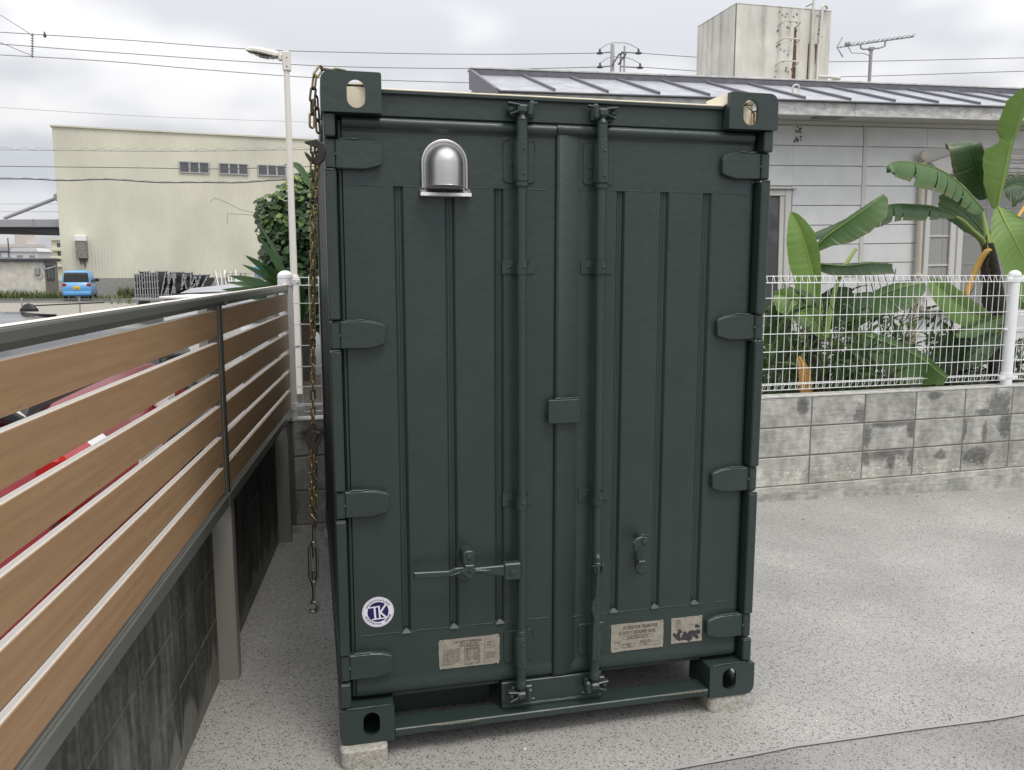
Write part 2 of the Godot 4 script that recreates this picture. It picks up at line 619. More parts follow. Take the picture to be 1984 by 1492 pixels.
	M.cladding.albedo_texture = noise_tex(256, 0.012, 4, 0.9, 1.0, 56)
	M.grey_steel = mat(0.33, 0.335, 0.355, 0.55, 0.2)
	M.dark_steel = mat(0.055, 0.057, 0.065, 0.6)
	M.shed = tri(mat(0.70, 0.67, 0.60, 0.8), Vector3(0.4, 0.4, 0.4))
	M.shed.albedo_texture = noise_tex(256, 0.02, 5, 0.86, 1.0, 57)
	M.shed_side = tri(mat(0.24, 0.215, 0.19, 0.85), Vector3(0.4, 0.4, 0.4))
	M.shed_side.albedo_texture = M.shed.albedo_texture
	M.window_grey = mat(0.40, 0.40, 0.42, 0.5)
	M.pipe_brown = tri(mat(0.40, 0.365, 0.34, 0.8), Vector3(1.2, 1.2, 1.2))
	M.pipe_brown.albedo_texture = noise_tex(256, 0.03, 4, 0.55, 1.0, 88)
	M.far_cream = mat(0.66, 0.64, 0.50, 0.8)
	M.far_pink = mat(0.60, 0.55, 0.51, 0.8)
	M.far_grey = mat(0.36, 0.37, 0.38, 0.8)
	M.far_white = mat(0.62, 0.63, 0.65, 0.8)
	M.cable = mat(0.10, 0.10, 0.105, 0.7)
	M.cable_grey = mat(0.24, 0.24, 0.25, 0.7)
	M.pole = mat(0.42, 0.42, 0.41, 0.85)
	M.galv = tri(mat(0.52, 0.53, 0.54, 0.45, 0.3), Vector3(3, 3, 3))
	M.galv.albedo_texture = noise_tex(256, 0.03, 3, 0.6, 1.0, 58)
	M.rubber = mat(0.02, 0.02, 0.021, 0.7)
	M.blue = mat(0.075, 0.30, 0.60, 0.28); M.blue.clearcoat_enabled = true
	M.red = mat(0.27, 0.010, 0.022, 0.2); M.red.clearcoat_enabled = true
	M.black_paint = mat(0.010, 0.010, 0.012, 0.12)
	M.roof_paint = mat(0.03, 0.03, 0.035, 0.1)
	M.silver = mat(0.42, 0.43, 0.44, 0.3, 0.5)
	M.car_glass = mat(0.014, 0.015, 0.017, 0.06)
	M.tail = mat(0.40, 0.012, 0.012, 0.12)
	M.tail_white = mat(0.8, 0.8, 0.8, 0.2)
	M.plate_white = mat(0.78, 0.78, 0.76, 0.4)
	M.plate_yellow = mat(0.80, 0.55, 0.04, 0.4)
	M.ink = mat(0.02, 0.02, 0.02, 0.7)
	# plants: colour comes per vertex
	var lf := mat(1, 1, 1, 0.42)
	lf.vertex_color_use_as_albedo = true
	lf.cull_mode = BaseMaterial3D.CULL_DISABLED
	lf.backlight_enabled = true
	lf.backlight = Color(0.55, 0.6, 0.3)
	M.leaf = lf
	M.stem = mat(0.20, 0.26, 0.07, 0.5)
	M.stem_light = mat(0.30, 0.40, 0.12, 0.5)
	M.trunk = tri(mat(0.075, 0.058, 0.042, 0.9), Vector3(6, 2, 6))
	M.trunk.albedo_texture = noise_tex(256, 0.04, 4, 0.35, 1.0, 59)
	M.yellow_stem = mat(0.50, 0.30, 0.055, 0.6)
	M.twig = mat(0.09, 0.075, 0.055, 0.9)
	# metal plates
	var pl := mat(0.40, 0.37, 0.31, 0.5, 0.2)
	pl.albedo_texture = noise_tex(256, 0.02, 5, 0.84, 1.0, 71)
	tri(pl, Vector3(6, 6, 6))
	M.plate = pl
	M.chip = mat(0.035, 0.033, 0.036, 0.7)

# ---------------------------------------------------------------- the container
const CW := 1.457
const CH := 2.083
const CD := 2.438

func arc(c: Vector2, r: float, a0: float, a1: float, n: int) -> Array:
	var o := []
	for i in n + 1: o.append(c + Vector2.from_angle(lerpf(a0, a1, float(i) / n)) * r)
	return o

func rrect(x0: float, x1: float, y0: float, y1: float, r: float, n := 4) -> Array:
	return arc(W2(x1 - r, y1 - r), r, 0, PI / 2, n) + arc(W2(x0 + r, y1 - r), r, PI / 2, PI, n) + arc(W2(x0 + r, y0 + r), r, PI, PI * 1.5, n) + arc(W2(x1 - r, y0 + r), r, PI * 1.5, TAU, n)

func bead(path: Array, r: float, sd: int) -> MB:   # an uneven weld
	var q := RandomNumberGenerator.new()
	q.seed = sd
	var p := []
	var rad := []
	for i in path.size() - 1:
		var a: Vector3 = path[i]
		var b: Vector3 = path[i + 1]
		var n := maxi(2, int(a.distance_to(b) / 0.011))
		for k in n:
			p.append(a.lerp(b, float(k) / n) + Vector3(q.randf_range(-.0008, .0008), q.randf_range(-.0013, .0013), 0))
			rad.append(r * q.randf_range(0.55, 1.2))
	p.append(path[-1])
	rad.append(r * 0.5)
	return MB.new().tube(p, rad, 5)

func casting(T: Node3D, left: bool, top: bool, back: bool) -> void:
	var w := 0.174
	var h := 0.115
	var d := 0.165
	var x0 := -0.003 if left else CW - w + 0.003
	var x1 := x0 + w
	var y0 := CH - h if top else 0.0
	var y1 := y0 + h
	var zf := -CD if back else 0.0
	var s := 1.0 if back else -1.0
	var b := MB.new()
	var ox := x0 if left else x1   # outer side
	var ix := x1 if left else x0
	var r := 0.03
	var outer := []
	if top:
		if left: outer = [W2(x0, y0), W2(x1, y0)] + arc(W2(x1 - .006, y1 - .006), .006, 0, PI / 2, 3) + arc(W2(x0 + r, y1 - r), r, PI / 2, PI, 6)
		else: outer = [W2(x0, y0), W2(x1, y0)] + arc(W2(x1 - r, y1 - r), r, 0, PI / 2, 6) + arc(W2(x0 + .006, y1 - .006), .006, PI / 2, PI, 3)
	else:
		if left: outer = [W2(x1, y1), W2(x0, y1)] + arc(W2(x0 + r, y0 + r), r, PI, PI * 1.5, 6) + [W2(x1, y0)]
		else: outer = [W2(x1, y1), W2(x0, y1), W2(x0, y0)] + arc(W2(x1 - r, y0 + r), r, PI * 1.5, TAU, 6)
	var cx := 0.098 if left else 1.362
	var cy := 2.021 if top else 0.064
	b.slot_plate(outer, W2(cx, cy), 0.053, 0.081, minf(zf, zf + s * 0.014), maxf(zf, zf + s * 0.014))
	var za := minf(zf + s * 0.0142, zf + s * d)
	var zb := maxf(zf + s * 0.0142, zf + s * d)
	var t := 0.012
	b.bb(ix - (t if left else 0.0), ix + (0.0 if left else t), y0 + .001, y1 - .001, za, zb)
	if top:
		b.bb(ox + (0.0005 if left else -t), ox + (t if left else -.0005), y0 + .001, y1 - r, za, zb)
		b.bb(x0 + .002, x1 - .002, y0, y0 + .008, za, zb)
	else:
		b.bb(ox + (0.0005 if left else -t), ox + (t if left else -.0005), y0 + r, y1 - .001, za, zb)
		b.bb(x0 + .002, x1 - .002, y1 - .009, y1 - .0015, za, zb)
		b.bb(x0 + r * .6, x1 - .002, y0, y0 + .008, za, zb)
	b.bb(x0 + .004, x1 - .004, y0 + .004, y1 - .004, zf + s * d - .006, zf + s * d + .004)
	var c := obj("corner_casting", b, M.green, T)
	if top:
		var k := MB.new()   # cream cap with its lifting hole, and the cream inside
		var o2 := [W2(x0 + .024 if left else x0 + .0005, minf(za, zb)), W2(x1 - .0005 if left else x1 - .024, minf(za, zb)), W2(x1 - .0005 if left else x1 - .024, maxf(za, zb)), W2(x0 + .024 if left else x0 + .0005, maxf(za, zb))]
		k.slot_plate(o2, W2(cx, zf + s * 0.085), 0.10, 0.125, y1 - .0065, y1 - .0008, Transform3D(Basis(V(1, 0, 0), V(0, 0, 1), V(0, 1, 0)), Vector3.ZERO))
		k.bb(ix + (-.001 if left else -.0025), ix + (.0025 if left else .001), CH - .036, y1 - .001, za + .002, zb - .002)
		k.bb(x0 + .014, x1 - .014, y0 + .009, y1 - .012, zf + s * (d - .012) - .003, zf + s * (d - .012) + .003)
		k.bb(x0 + .014, x1 - .014, y0 + .0085, y0 + .012, zf + s * .02, zf + s * (d - .016))
		k.bb(x0 + .0125, x0 + .0135, y0 + .0125, y1 - .036, zf + s * .02, zf + s * (d - .016))
		k.bb(x1 - .0135, x1 - .0125, y0 + .0125, y1 - .036, zf + s * .02, zf + s * (d - .016))
		obj("cream_lining", k, M.cream, c)

func door_profile() -> Array:   # from top to bottom: Vector2(height, depth)
	return [W2(1.9665, -.112), W2(1.9665, -.058), W2(1.964, -.047), W2(1.958, -.040), W2(1.950, -.0375), W2(1.941, -.039), W2(1.934, -.045), W2(1.929, -.052), W2(1.922, -.055)]

func make_door(T: Node3D, a: float, b: float, gr: Array, left: bool) -> Node3D:
	var m := MB.new()
	var dz := 0.0 if left else 0.004
	var top := door_profile()
	var bot := [W2(.186, -.055), W2(.178, -.0548), W2(.170, -.0535), W2(.158, -.0520), W2(.146, -.0522), W2(.136, -.055), W2(.129, -.062), W2(.127, -.112)]
	var row := func(list: Array) -> Array:
		var rows := []
		for q in list: rows.append([V(a, q.x, q.y + dz), V(b, q.x, q.y + dz)])
		return rows
	m.grid(row.call(top), V(0, 0.6, 1), true)
	m.grid(row.call(bot), V(0, 0, 1), true)
	var v0 := 0.340
	var v1 := 1.766
	m.grid([[V(a, 1.924, -.055 + dz), V(b, 1.924, -.055 + dz)], [V(a, v1, -.055 + dz), V(b, v1, -.055 + dz)]], V(0, 0, 1))
	m.grid([[V(a, v0, -.055 + dz), V(b, v0, -.055 + dz)], [V(a, .186, -.055 + dz), V(b, .186, -.055 + dz)]], V(0, 0, 1))
	var prof := [W2(a, -.055)]
	var d := 0.0125
	for q in gr:
		var u0: float = q[0]
		var u1: float = q[1]
		var um := (u0 + u1) * 0.5
		prof += [W2(u0 - .004, -.055), W2(u0 - .001, -.0565), W2(u0 + .006, -.055 - d * .92), W2(u0 + .009, -.055 - d), W2(um - .0012, -.055 - d), W2(um, -.055 - d + .0012), W2(um + .0012, -.055 - d), W2(u1 - .009, -.055 - d), W2(u1 - .006, -.055 - d * .92), W2(u1 + .001, -.0565), W2(u1 + .004, -.055)]
		for v in [v0, v1]:
			var hint := V(0, 1, 0) if v == v0 else V(0, -1, 0)
			m.grid([[V(u0 - .004, v, -.055 + dz), V(u1 + .004, v, -.055 + dz)], [V(u0 + .009, v, -.055 - d + dz), V(u1 - .009, v, -.055 - d + dz)]], hint)
	prof.append(W2(b, -.055))
	var rows := []
	for q in prof: rows.append([V(q.x, v0, q.y + dz), V(q.x, v1, q.y + dz)])
	m.grid(rows, V(0, 0, 1))
	# edges
	for u in [a, b]:
		m.grid([[V(u, .127, -.112 + dz), V(u, 1.9655, -.112 + dz)], [V(u, .15, -.055 + dz), V(u, 1.96, -.055 + dz)]], V(-1 if u == a else 1, 0, 0))
	var door := obj("door", m, M.green, T)
	return door

func door_hinge(door: Node3D, left: bool, v: float, sd: int) -> void:
	var s := 1.0 if left else -1.0
	var X := func(u: float) -> float: return u if left else CW - u
	var m := MB.new()
	var h := 0.0415
	var pts := [W2(X.call(.0345), v - h), W2(X.call(.118), v - h - .001), W2(X.call(.145), v - h * .88), W2(X.call(.166), v - h * .72), W2(X.call(.1715), v - h * .60), W2(X.call(.1735), v + h * .45), W2(X.call(.171), v + h * .62), W2(X.call(.164), v + h * .73), W2(X.call(.138), v + h * .92), W2(X.call(.112), v + h), W2(X.call(.0345), v + h)]
	m.prism(pts, -.056, -.030, Transform3D(), .003)
	m.bb(X.call(.005), X.call(.034), v - h - .002, v + h + .002, -.075, -.023, .005)
	m.lathe([W2(0, 0), W2(.005, 0), W2(.005, .004), W2(.003, .006), W2(0, .006)], V(X.call(.034), v - .002, -.0305), Basis(V(1, 0, 0), PI / 2), 8)
	var o := obj("hinge", m, M.green, door)
	var pth := [V(X.call(.05), v + h + .002, -.034), V(X.call(.108), v + h + .003, -.034)]
	obj("weld_bead", bead(pth, .0042, sd), M.green, door)
	var p2 := [V(X.call(.112), v + h + .001, -.034), V(X.call(.140), v + h * .93, -.034), V(X.call(.168), v + h * .72, -.034)]
	obj("weld_bead", bead(p2, .003, sd + 50), M.green, door)

func bolt(m: MB, x: float, y: float, z: float, r := .005) -> void:
	m.lathe([W2(0, -.004), W2(r, -.004), W2(r, .0025), W2(r * .6, .004), W2(0, .0042)], V(x, y, z), Basis(V(1, 0, 0), PI / 2), 8)

func rod_set(door: Node3D, u: float, left: bool) -> void:
	var z := -.012
	var m := MB.new()
	var y := Basis()
	m.lathe([W2(.0155, .315), W2(.0155, 1.776)], V(u, 0, z), y, 16)
	m.lathe([W2(.0165, .165), W2(.0175, .19), W2(.0175, .322), W2(.0155, .326)], V(u, 0, z), y, 16)
	m.lathe([W2(.0155, 1.768), W2(.0205, 1.770), W2(.0205, 1.783), W2(.0165, 1.785)], V(u, 0, z), y, 16)
	m.lathe([W2(.0165, 1.78), W2(.0165, 1.905), W2(.0195, 1.907), W2(.0195, 1.917), W2(.0172, 1.919), W2(.0172, 1.964), W2(.0185, 1.970), W2(.011, 1.984), W2(.013, 1.99), W2(.013, 2.005), W2(0, 2.006)], V(u, 0, z), y, 16)
	m.lathe([W2(0, .085), W2(.013, .086), W2(.013, .108), W2(.0115, .112), W2(.019, .126), W2(.019, .140), W2(.0165, .150), W2(.0165, .17)], V(u, 0, z), y, 16)
	obj("lock_rod", m, M.green, door)
	# cams with their claws
	for k in [0, 1]:
		var c := MB.new()
		var y0 := 2.000 if k == 0 else .098
		var f := 1.0 if left else -1.0
		c.bb(u - .017, u + .017, y0 - .013, y0 + .013, z - .014, z + .018, .006)
		c.box(V(u + f * .026, y0 + .001, z + .012), V(.018, .046, .020), .006, Basis(V(0, 0, 1), -.12 * f))
		c.box(V(u + f * .036, y0 + (.018 if k == 0 else -.020), z - .002), V(.026, .008, .018), .003, Basis(V(0, 0, 1), .10 * f))
		c.box(V(u - f * .026, y0 - .012, z + .004), V(.032, .007, .024), .003, Basis(V(0, 0, 1), .35 * f))
		c.box(V(u - f * .028, y0 + .013, z + .004), V(.040, .007, .024), .003, Basis(V(0, 0, 1), -.12 * f))
		obj("lock_cam", c, M.green, door)
		var kp := MB.new()
		kp.box(V(u - f * .034, y0 - .001, z - .010), V(.020, .024, .046), .008)
		kp.bb(u - .030, u + .046 * 1.0, y0 - .022, y0 + .018, -.049, -.0285, .004)
		obj("cam_keeper", kp, M.green, door)
	# long bearing brackets
	for v in [[1.783, 1.912], [.196, .308]]:
		var b := MB.new()
		var vm: float = (v[0] + v[1]) * .5
		b.prism(rrect(u - .050, u + .052, v[0], v[1], .014), -.056, -.050, Transform3D(), .0018)
		b.bb(u - .0205, u + .0205, v[0] + .002, v[1] - .004, -.052, z - .004, .003)
		b.lathe([W2(.0165, v[0] + .001), W2(.0208, v[0] + .003), W2(.0208, v[1] - .006), W2(.0165, v[1] - .004)], V(u, 0, z), Basis(), 16)
		bolt(b, u + .002, v[1] - .030, z + .0205, .0045)
		bolt(b, u + .002, v[0] + .024, z + .0205, .0045)
		bolt(b, u - .025, vm - .01, -.048, .004)
		obj("bearing_bracket", b, M.green, door, at(0, 0, 0 if left else .004))
		obj("weld_bead", bead([V(u - .050, v[1] - .02, -.050), V(u - .047, v[1] - .002, -.050), V(u - .028, v[1] + .001, -.050)], .0022, int(u * 900 + vm * 10)), M.green, door)
		obj("weld_bead", bead([V(u + .028, v[1] + .001, -.050), V(u + .049, v[1] - .003, -.050), V(u + .053, v[1] - .03, -.050)], .002, int(u * 800 + vm * 10)), M.green, door)
	# guides: a strap bent over the rod
	for v in [[1.502, 1.544], [.742, .787]]:
		var b := MB.new()
		var prof := [W2(u - .053, -.051), W2(u - .024, -.051), W2(u - .020, -.030), W2(u - .0185, z)]
		for i in range(1, 8): prof.append(W2(u, z) + Vector2.from_angle(PI - PI * i / 8.0) * .0185)
		prof += [W2(u + .0185, z), W2(u + .020, -.030), W2(u + .024, -.051), W2(u + .054, -.051)]
		var rows := []
		for q in prof: rows.append([V(q.x, v[0], q.y), V(q.x, v[1], q.y)])
		b.grid(rows, V(0, 0, 1), true)
		var back := []
		for i in prof.size(): back.append([V(prof[i].x, v[0], prof[i].y - .003), V(prof[i].x, v[0], prof[i].y)])
		b.grid(back, V(0, -1, 0))
		back = []
		for i in prof.size(): back.append([V(prof[i].x, v[1], prof[i].y - .003), V(prof[i].x, v[1], prof[i].y)])
		b.grid(back, V(0, 1, 0))
		b.bb(u - .0535, u - .024, v[0] - .0005, v[1] + .0005, -.056, -.0512)
		b.bb(u + .024, u + .0545, v[0] - .0005, v[1] + .0005, -.056, -.0512)
		bolt(b, u + .004, (v[0] + v[1]) * .5, z + .0185, .005)
		bolt(b, u - .030, (v[0] + v[1]) * .5, -.0505, .005)
		obj("rod_guide", b, M.green, door, at(0, 0, 0 if left else .0045))

func text_mesh(s: String, height: float, bold := false, depth := 0.0004) -> TextMesh:
	var t := TextMesh.new()
	var f := SystemFont.new()
	f.font_names = PackedStringArray(["Droid Sans"])
	f.font_weight = 700 if bold else 400
	t.font = f
	t.text = s
	t.font_size = 32
	t.pixel_size = height / 23.0
	t.depth = depth
	t.curve_step = 4.0
	return t

func lettering(parent: Node3D, s: String, x: float, y: float, z: float, h: float, width := 0.0, bold := false, m: Material = null) -> void:
	var t := text_mesh(s, h, bold)
	t.horizontal_alignment = HORIZONTAL_ALIGNMENT_LEFT
	var k := 1.0
	if width > 0.0: k = width / maxf(t.get_aabb().size.x, 1e-5)
	var bx := t.get_aabb()
	var o := obj("lettering", t, m if m else M.ink, parent)
	o.transform = Transform3D(Basis.from_scale(V(k, 1, 1)), V(x - bx.position.x * k, y - (bx.position.y + bx.size.y * .5), z))

func data_plate(T: Node3D, x0: float, x1: float, y0: float, y1: float, label: String, tilt := 0.0) -> Node3D:
	var q := RandomNumberGenerator.new()
	q.seed = int(x0 * 1000)
	var pts := []
	var cs := [W2(x0, y0), W2(x1, y0), W2(x1, y1), W2(x0, y1)]
	for i in 4:
		var a: Vector2 = cs[i]
		var b: Vector2 = cs[(i + 1) % 4]
		for k in 9:
			var e := 0.0012 if k > 0 else 0.004
			pts.append(a.lerp(b, (k + .2) / 9.0) + W2(q.randf_range(-e, e), q.randf_range(-e, e)) * .7)
	var m := MB.new().prism(pts, -.0545, -.0522)
	var o := obj("data_plate", m, M.plate, T, at(0, 0, .0035 if x0 > .7 else 0.0))
	o.set_meta("label", label)
	for c in cs:
		var r := MB.new()
		var p: Vector2 = c.lerp(W2((x0 + x1) * .5, (y0 + y1) * .5), .055)
		r.lathe([W2(0, -.001), W2(.0042, -.001), W2(.0042, .001), W2(.002, .0022), W2(0, .0023)], V(p.x, p.y, -.0522), Basis(V(1, 0, 0), PI / 2), 8)
		obj("rivet", r, M.plate, o)
	return o

func frame_lines(parent: Node3D, x0: float, x1: float, y0: float, y1: float, w := .0009) -> void:
	var m := MB.new()
	m.bb(x0, x1, y0, y0 + w, -.0523, -.0518)
	m.bb(x0, x1, y1 - w, y1, -.0523, -.0518)
	m.bb(x0, x0 + w, y0 + w, y1 - w, -.0523, -.0518)
	m.bb(x1 - w, x1, y0 + w, y1 - w, -.0523, -.0518)
	obj("printed_frame", m, M.ink, parent)

func sticker_image() -> ImageTexture:
	var n := 512
	var im := Image.create_empty(n, n, false, Image.FORMAT_RGB8)
	var white := Color(0.90, 0.89, 0.94)
	var blue := Color(0.115, 0.09, 0.34)
	var ink := Color(0.16, 0.15, 0.20)
	var q := RandomNumberGenerator.new()
	q.seed = 5
	for y in n:
		for x in n:
			var p := W2(x - n * .5 + .5, y - n * .5 + .5) / (n * .5)
			var r := p.length()
			var c := white
			if r > 0.925 and r < 0.945: c = Color(0.55, 0.56, 0.62)
			if r < 0.665:
				c = blue
				# the monogram: a T and a K that share their bars
				var g := false
				if p.y > -.40 and p.y < -.315 and p.x > -.55 and p.x < .10: g = true
				if p.y > .415 and p.y < .495 and p.x > -.42 and p.x < .44: g = true
				if p.x > -.26 and p.x < -.14 and p.y > -.4 and p.y < .45: g = true
				if p.x > .03 and p.x < .135 and p.y > -.4 and p.y < .45: g = true
				var t := (p.y - .08) / -.52
				if t > 0.0 and t < 1.0 and absf(p.x - (.12 + t * .40)) < .075: g = true
				t = (p.y - .02) / .45
				if t > 0.0 and t < 1.0 and absf(p.x - (.12 + t * .40)) < .075: g = true
				if g: c = white
			im.set_pixel(x, y, c)
	# the small round inscription, too small in the photograph to be read
	for band in [[-2.72, -.40, 17], [.35, 1.05, 9], [1.35, 2.95, 12]]:
		var cnt: int = band[2]
		for k in cnt:
			var a: float = lerpf(band[0], band[1], (k + .5) / cnt)
			var cdir := Vector2.from_angle(a)
			var tdir := W2(-cdir.y, cdir.x)
			for s in 7:
				var o := cdir * (.79 + q.randf_range(-.05, .05)) + tdir * q.randf_range(-.04, .04)
				var along := tdir if q.randf() < .5 else cdir
				for e in range(-9, 10):
					var w := (o + along * (e * .0045)) * n * .5 + W2(n, n) * .5
					im.fill_rect(Rect2i(int(w.x), int(w.y), 3, 3), ink)
	return ImageTexture.create_from_image(im)

func build_container() -> void:
	var T := thing("shipping_container", "dark green steel storage container with double doors and two lock rods", "container", V(-.547, .062, -2.482), .2369)
	for k in [[true, true], [false, true], [true, false], [false, false]]:
		casting(T, k[0], k[1], false)
		casting(T, k[0], k[1], true)
	# corner posts, in lengths between the hinges
	var vs := [1.853, 1.318, .786, .2475]
	for left in [true, false]:
		var X := func(u: float) -> float: return u if left else CW - u
		var edges := [1.9685, vs[0] + .045, vs[0] - .046, vs[1] + .045, vs[1] - .046, vs[2] + .045, vs[2] - .046, vs[3] + .045, vs[3] - .046, .115]
		for i in 5:
			var m := MB.new()
			var y1: float = edges[i * 2]
			var y0: float = edges[i * 2 + 1]
			m.bb(X.call(.003), X.call(.036), y0 + .002, y1 - .002, -.085, -.016 if i > 0 else -.010, .004)
			obj("corner_post", m, M.green, T)
			if i > 0: obj("weld_bead", bead([V(X.call(.006), y1 - .001, -.019), V(X.call(.034), y1 - .001, -.019)], .0034, i * 7 + int(left)), M.green, T)
		var inner := MB.new()
		inner.bb(X.call(.004), X.call(.030), .11, 1.97, -.15, -.0855)
		inner.bb(X.call(.0305), X.call(.050), .125, 1.966, -.14, -.095)
		obj("post_channel", inner, M.green, T)
	# header, sill
	var hd := MB.new()
	hd.bb(.170, CW - .170, 1.968, 2.040, -.12, -.048, .003)
	hd.bb(.05, .170, 1.9668, 1.9672 + .02, -.12, -.06)
	hd.bb(CW - .170, CW - .05, 1.9668, 1.9672 + .02, -.12, -.06)
	hd.bb(.172, CW - .172, 2.032, 2.041, -.0479, -.034, .002)
	obj("header_beam", hd, M.green, T)
	var sl := MB.new()
	sl.bb(.538, .894, .046, .1265, -.09, -.046, .002)
	sl.bb(.538, .545, .046, .1255, -.5, -.0601)
	sl.bb(.887, .894, .046, .1255, -.5, -.0601)
	sl.bb(.1715, 1.2855, .010, .034, -.090, -.004, .003)
	sl.bb(.06, .5375, -.045, .1275, -.27, -.255)  # added plate closing the left pocket so that it stays dark
	sl.bb(.1715, .5375, .112, .1255, -.12, -.075, .002)
	sl.bb(.8945, 1.2855, .112, .1255, -.12, -.075, .002)
	sl.bb(.538, .894, .0342, .0458, -.09, -.042, .002)
	obj("sill_beam", sl, M.green, T)
	obj("worn_patch", MB.new().prism([W2(.30, -.006), W2(.36, -.003), W2(.44, -.0035), W2(.45, -.008), W2(.41, -.014), W2(.33, -.013)], .0002, .0008, Transform3D(Basis(V(1, 0, 0), -PI / 2), V(0, .034, -.003))), M.scuff, T)
	obj("worn_patch", MB.new().prism([W2(1.10, -.006), W2(1.20, -.002), W2(1.28, -.004), W2(1.27, -.012), W2(1.17, -.010)], .0002, .0008, Transform3D(Basis(V(1, 0, 0), -PI / 2), V(0, .034, -.003))), M.scuff, T)
	obj("weld_bead", bead([V(.54, .046, -.045), V(.89, .046, -.045)], .003, 3), M.green, T)
	obj("weld_bead", bead([V(.02, .1165, -.012), V(.16, .1165, -.012)], .0035, 31), M.green, T)
	obj("weld_bead", bead([V(1.30, .1165, -.012), V(1.43, .1165, -.012)], .0035, 32), M.green, T)
	# sides, back, roof, floor
	for left in [true, false]:
		var rows := []
		var n := 24
		var z := -.16
		while z > -2.29:
			for q in [[0.0, .012], [.03, .012], [.042, .030], [.072, .030]]:
				var u: float = q[1] if left else CW - q[1]
				rows.append([V(u, .11, z - q[0]), V(u, 1.99, z - q[0])])
			z -= .084
		var s := obj("side_wall", MB.new().grid(rows, V(-1 if left else 1, 0, 0)), M.green, T)
		var rail := MB.new()
		var X := func(u: float) -> float: return u if left else CW - u
		rail.bb(X.call(.002), X.call(.06), 1.985, 2.036, -2.27, -.166, .003)
		rail.bb(X.call(.002), X.call(.06), .03, .115, -2.27, -.166, .003)
		rail.bb(X.call(.002), X.call(.05), .11, 1.99, -2.43, -2.30, .003)
		obj("side_rail", rail, M.green, T)
	obj("back_wall", MB.new().bb(.05, CW - .05, .03, 2.03, -2.42, -2.36), M.green, T)
	obj("roof", MB.new().bb(.003, CW - .003, 2.0372, 2.046, -2.27, -.1665, .002).bb(.172, CW - .172, 2.0415, 2.0465, -.1664, -.0335, .0015), M.cream, T)
	obj("floor", MB.new().bb(.05, CW - .05, .128, .15, -2.35, -.125), M.black, T)
	# doors
	var gl := [[.207, .234], [.364, .392], [.520, .548]]
	var gd := [[.924, .951], [1.076, 1.105], [1.228, 1.258]]
	var L := make_door(T, .056, .7165, gl, true)
	var R := make_door(T, .7185, 1.400, gd, false)
	L.set_meta("label", "left door with the vent hood and the round sticker")
	R.set_meta("label", "right door with the hanging handle and two riveted plates")
	# rolled free edge of the right door
	var rl := MB.new()
	var rows := []
	for i in 5:
		var a := PI * i / 8.0
		var u := .7175 + .0107 - cos(a) * .0107
		var w := -.051 + sin(a) * .0095
		rows.append([V(u, .130, w - .006), V(u, .140, w), V(u, 1.950, w), V(u, 1.960, w - .002), V(u, 1.9645, w - .010)])
	rows.push_front([V(.7170, .13, -.11), V(.7170, .14, -.11), V(.7170, 1.95, -.11), V(.7170, 1.96, -.11), V(.7170, 1.9645, -.11)])
	rl.grid(rows, V(-1, 0, 0), true)
	rl.grid([[V(.7282, .131, -.0475), V(.7282, .141, -.0415), V(.7282, 1.949, -.0415), V(.7282, 1.962, -.047)], [V(.752, .131, -.0475), V(.752, .141, -.0420), V(.752, 1.949, -.0420), V(.752, 1.962, -.047)], [V(.800, .131, -.056), V(.800, .141, -.0515), V(.800, 1.949, -.0515), V(.800, 1.962, -.055)]], V(0, 0, 1), true)
	obj("rolled_edge", rl, M.green, R)
	var lt := MB.new()
	lt.bb(.040, .058, .13, 1.96, -.10, -.060, .006)
	obj("door_seal", lt, M.green, L)
	obj("door_seal", MB.new().bb(1.398, 1.418, .13, 1.96, -.10, -.060, .006), M.green, R)
	for i in 4:
		door_hinge(L, true, vs[i], i * 11 + 1)
		door_hinge(R, false, vs[i] + .002, i * 13 + 5)
	# weld lines that close the ribs
	var wl := [[.070, .19], [.24, .285], [.45, .505], [.55, .585], [.615, .71]]
	for q in wl: obj("weld_bead", bead([V(q[0], 1.766, -.0548), V(q[1], 1.766, -.0548)], .0014, int(q[0] * 500)), M.green, L)
	for q in [[.757, .838], [.89, .918], [.955, 1.07], [1.11, 1.22], [1.262, 1.39]]: obj("weld_bead", bead([V(q[0], 1.768, -.0508), V(q[1], 1.765, -.0508)], .0014, int(q[0] * 500)), M.green, R)
	for q in [[.072, .20], [.236, .36], [.394, .515], [.552, .585], [.617, .705]]: obj("weld_bead", bead([V(q[0], .341, -.0545), V(q[1], .341, -.0545)], .0022, int(q[0] * 300)), M.green, L)
	for q in [[.775, .83], [.885, .92], [.955, 1.07], [1.11, 1.22], [1.262, 1.38]]: obj("weld_bead", bead([V(q[0], .337, -.0505), V(q[1], .337, -.0505)], .0022, int(q[0] * 300)), M.green, R)
	for k in 6:
		var g: Array = (gl + gd)[k]
		var um: float = (g[0] + g[1]) * .5
		var zz := -.055 if k < 3 else -.051
		var m := MB.new()
		m.poly([V(um - .016, .338, zz + .007), V(um + .016, .338, zz + .007), V(um, .353, zz - .004)], V(um, .34, zz - .02))
		m.poly([V(um - .016, .338, zz + .007), V(um + .016, .338, zz + .007), V(um + .016, .334, zz), V(um - .016, .334, zz)], V(um, .35, zz - .02))
		m.poly([V(um - .016, .338, zz + .007), V(um, .353, zz - .004), V(um - .020, .343, zz - .004)], V(um, .33, zz - .03))
		m.poly([V(um + .016, .338, zz + .007), V(um, .353, zz - .004), V(um + .020, .343, zz - .004)], V(um, .33, zz - .03))
		obj("rib_stop", m, M.green, L if k < 3 else R)
	rod_set(L, .597, true)
	rod_set(R, .857, false)
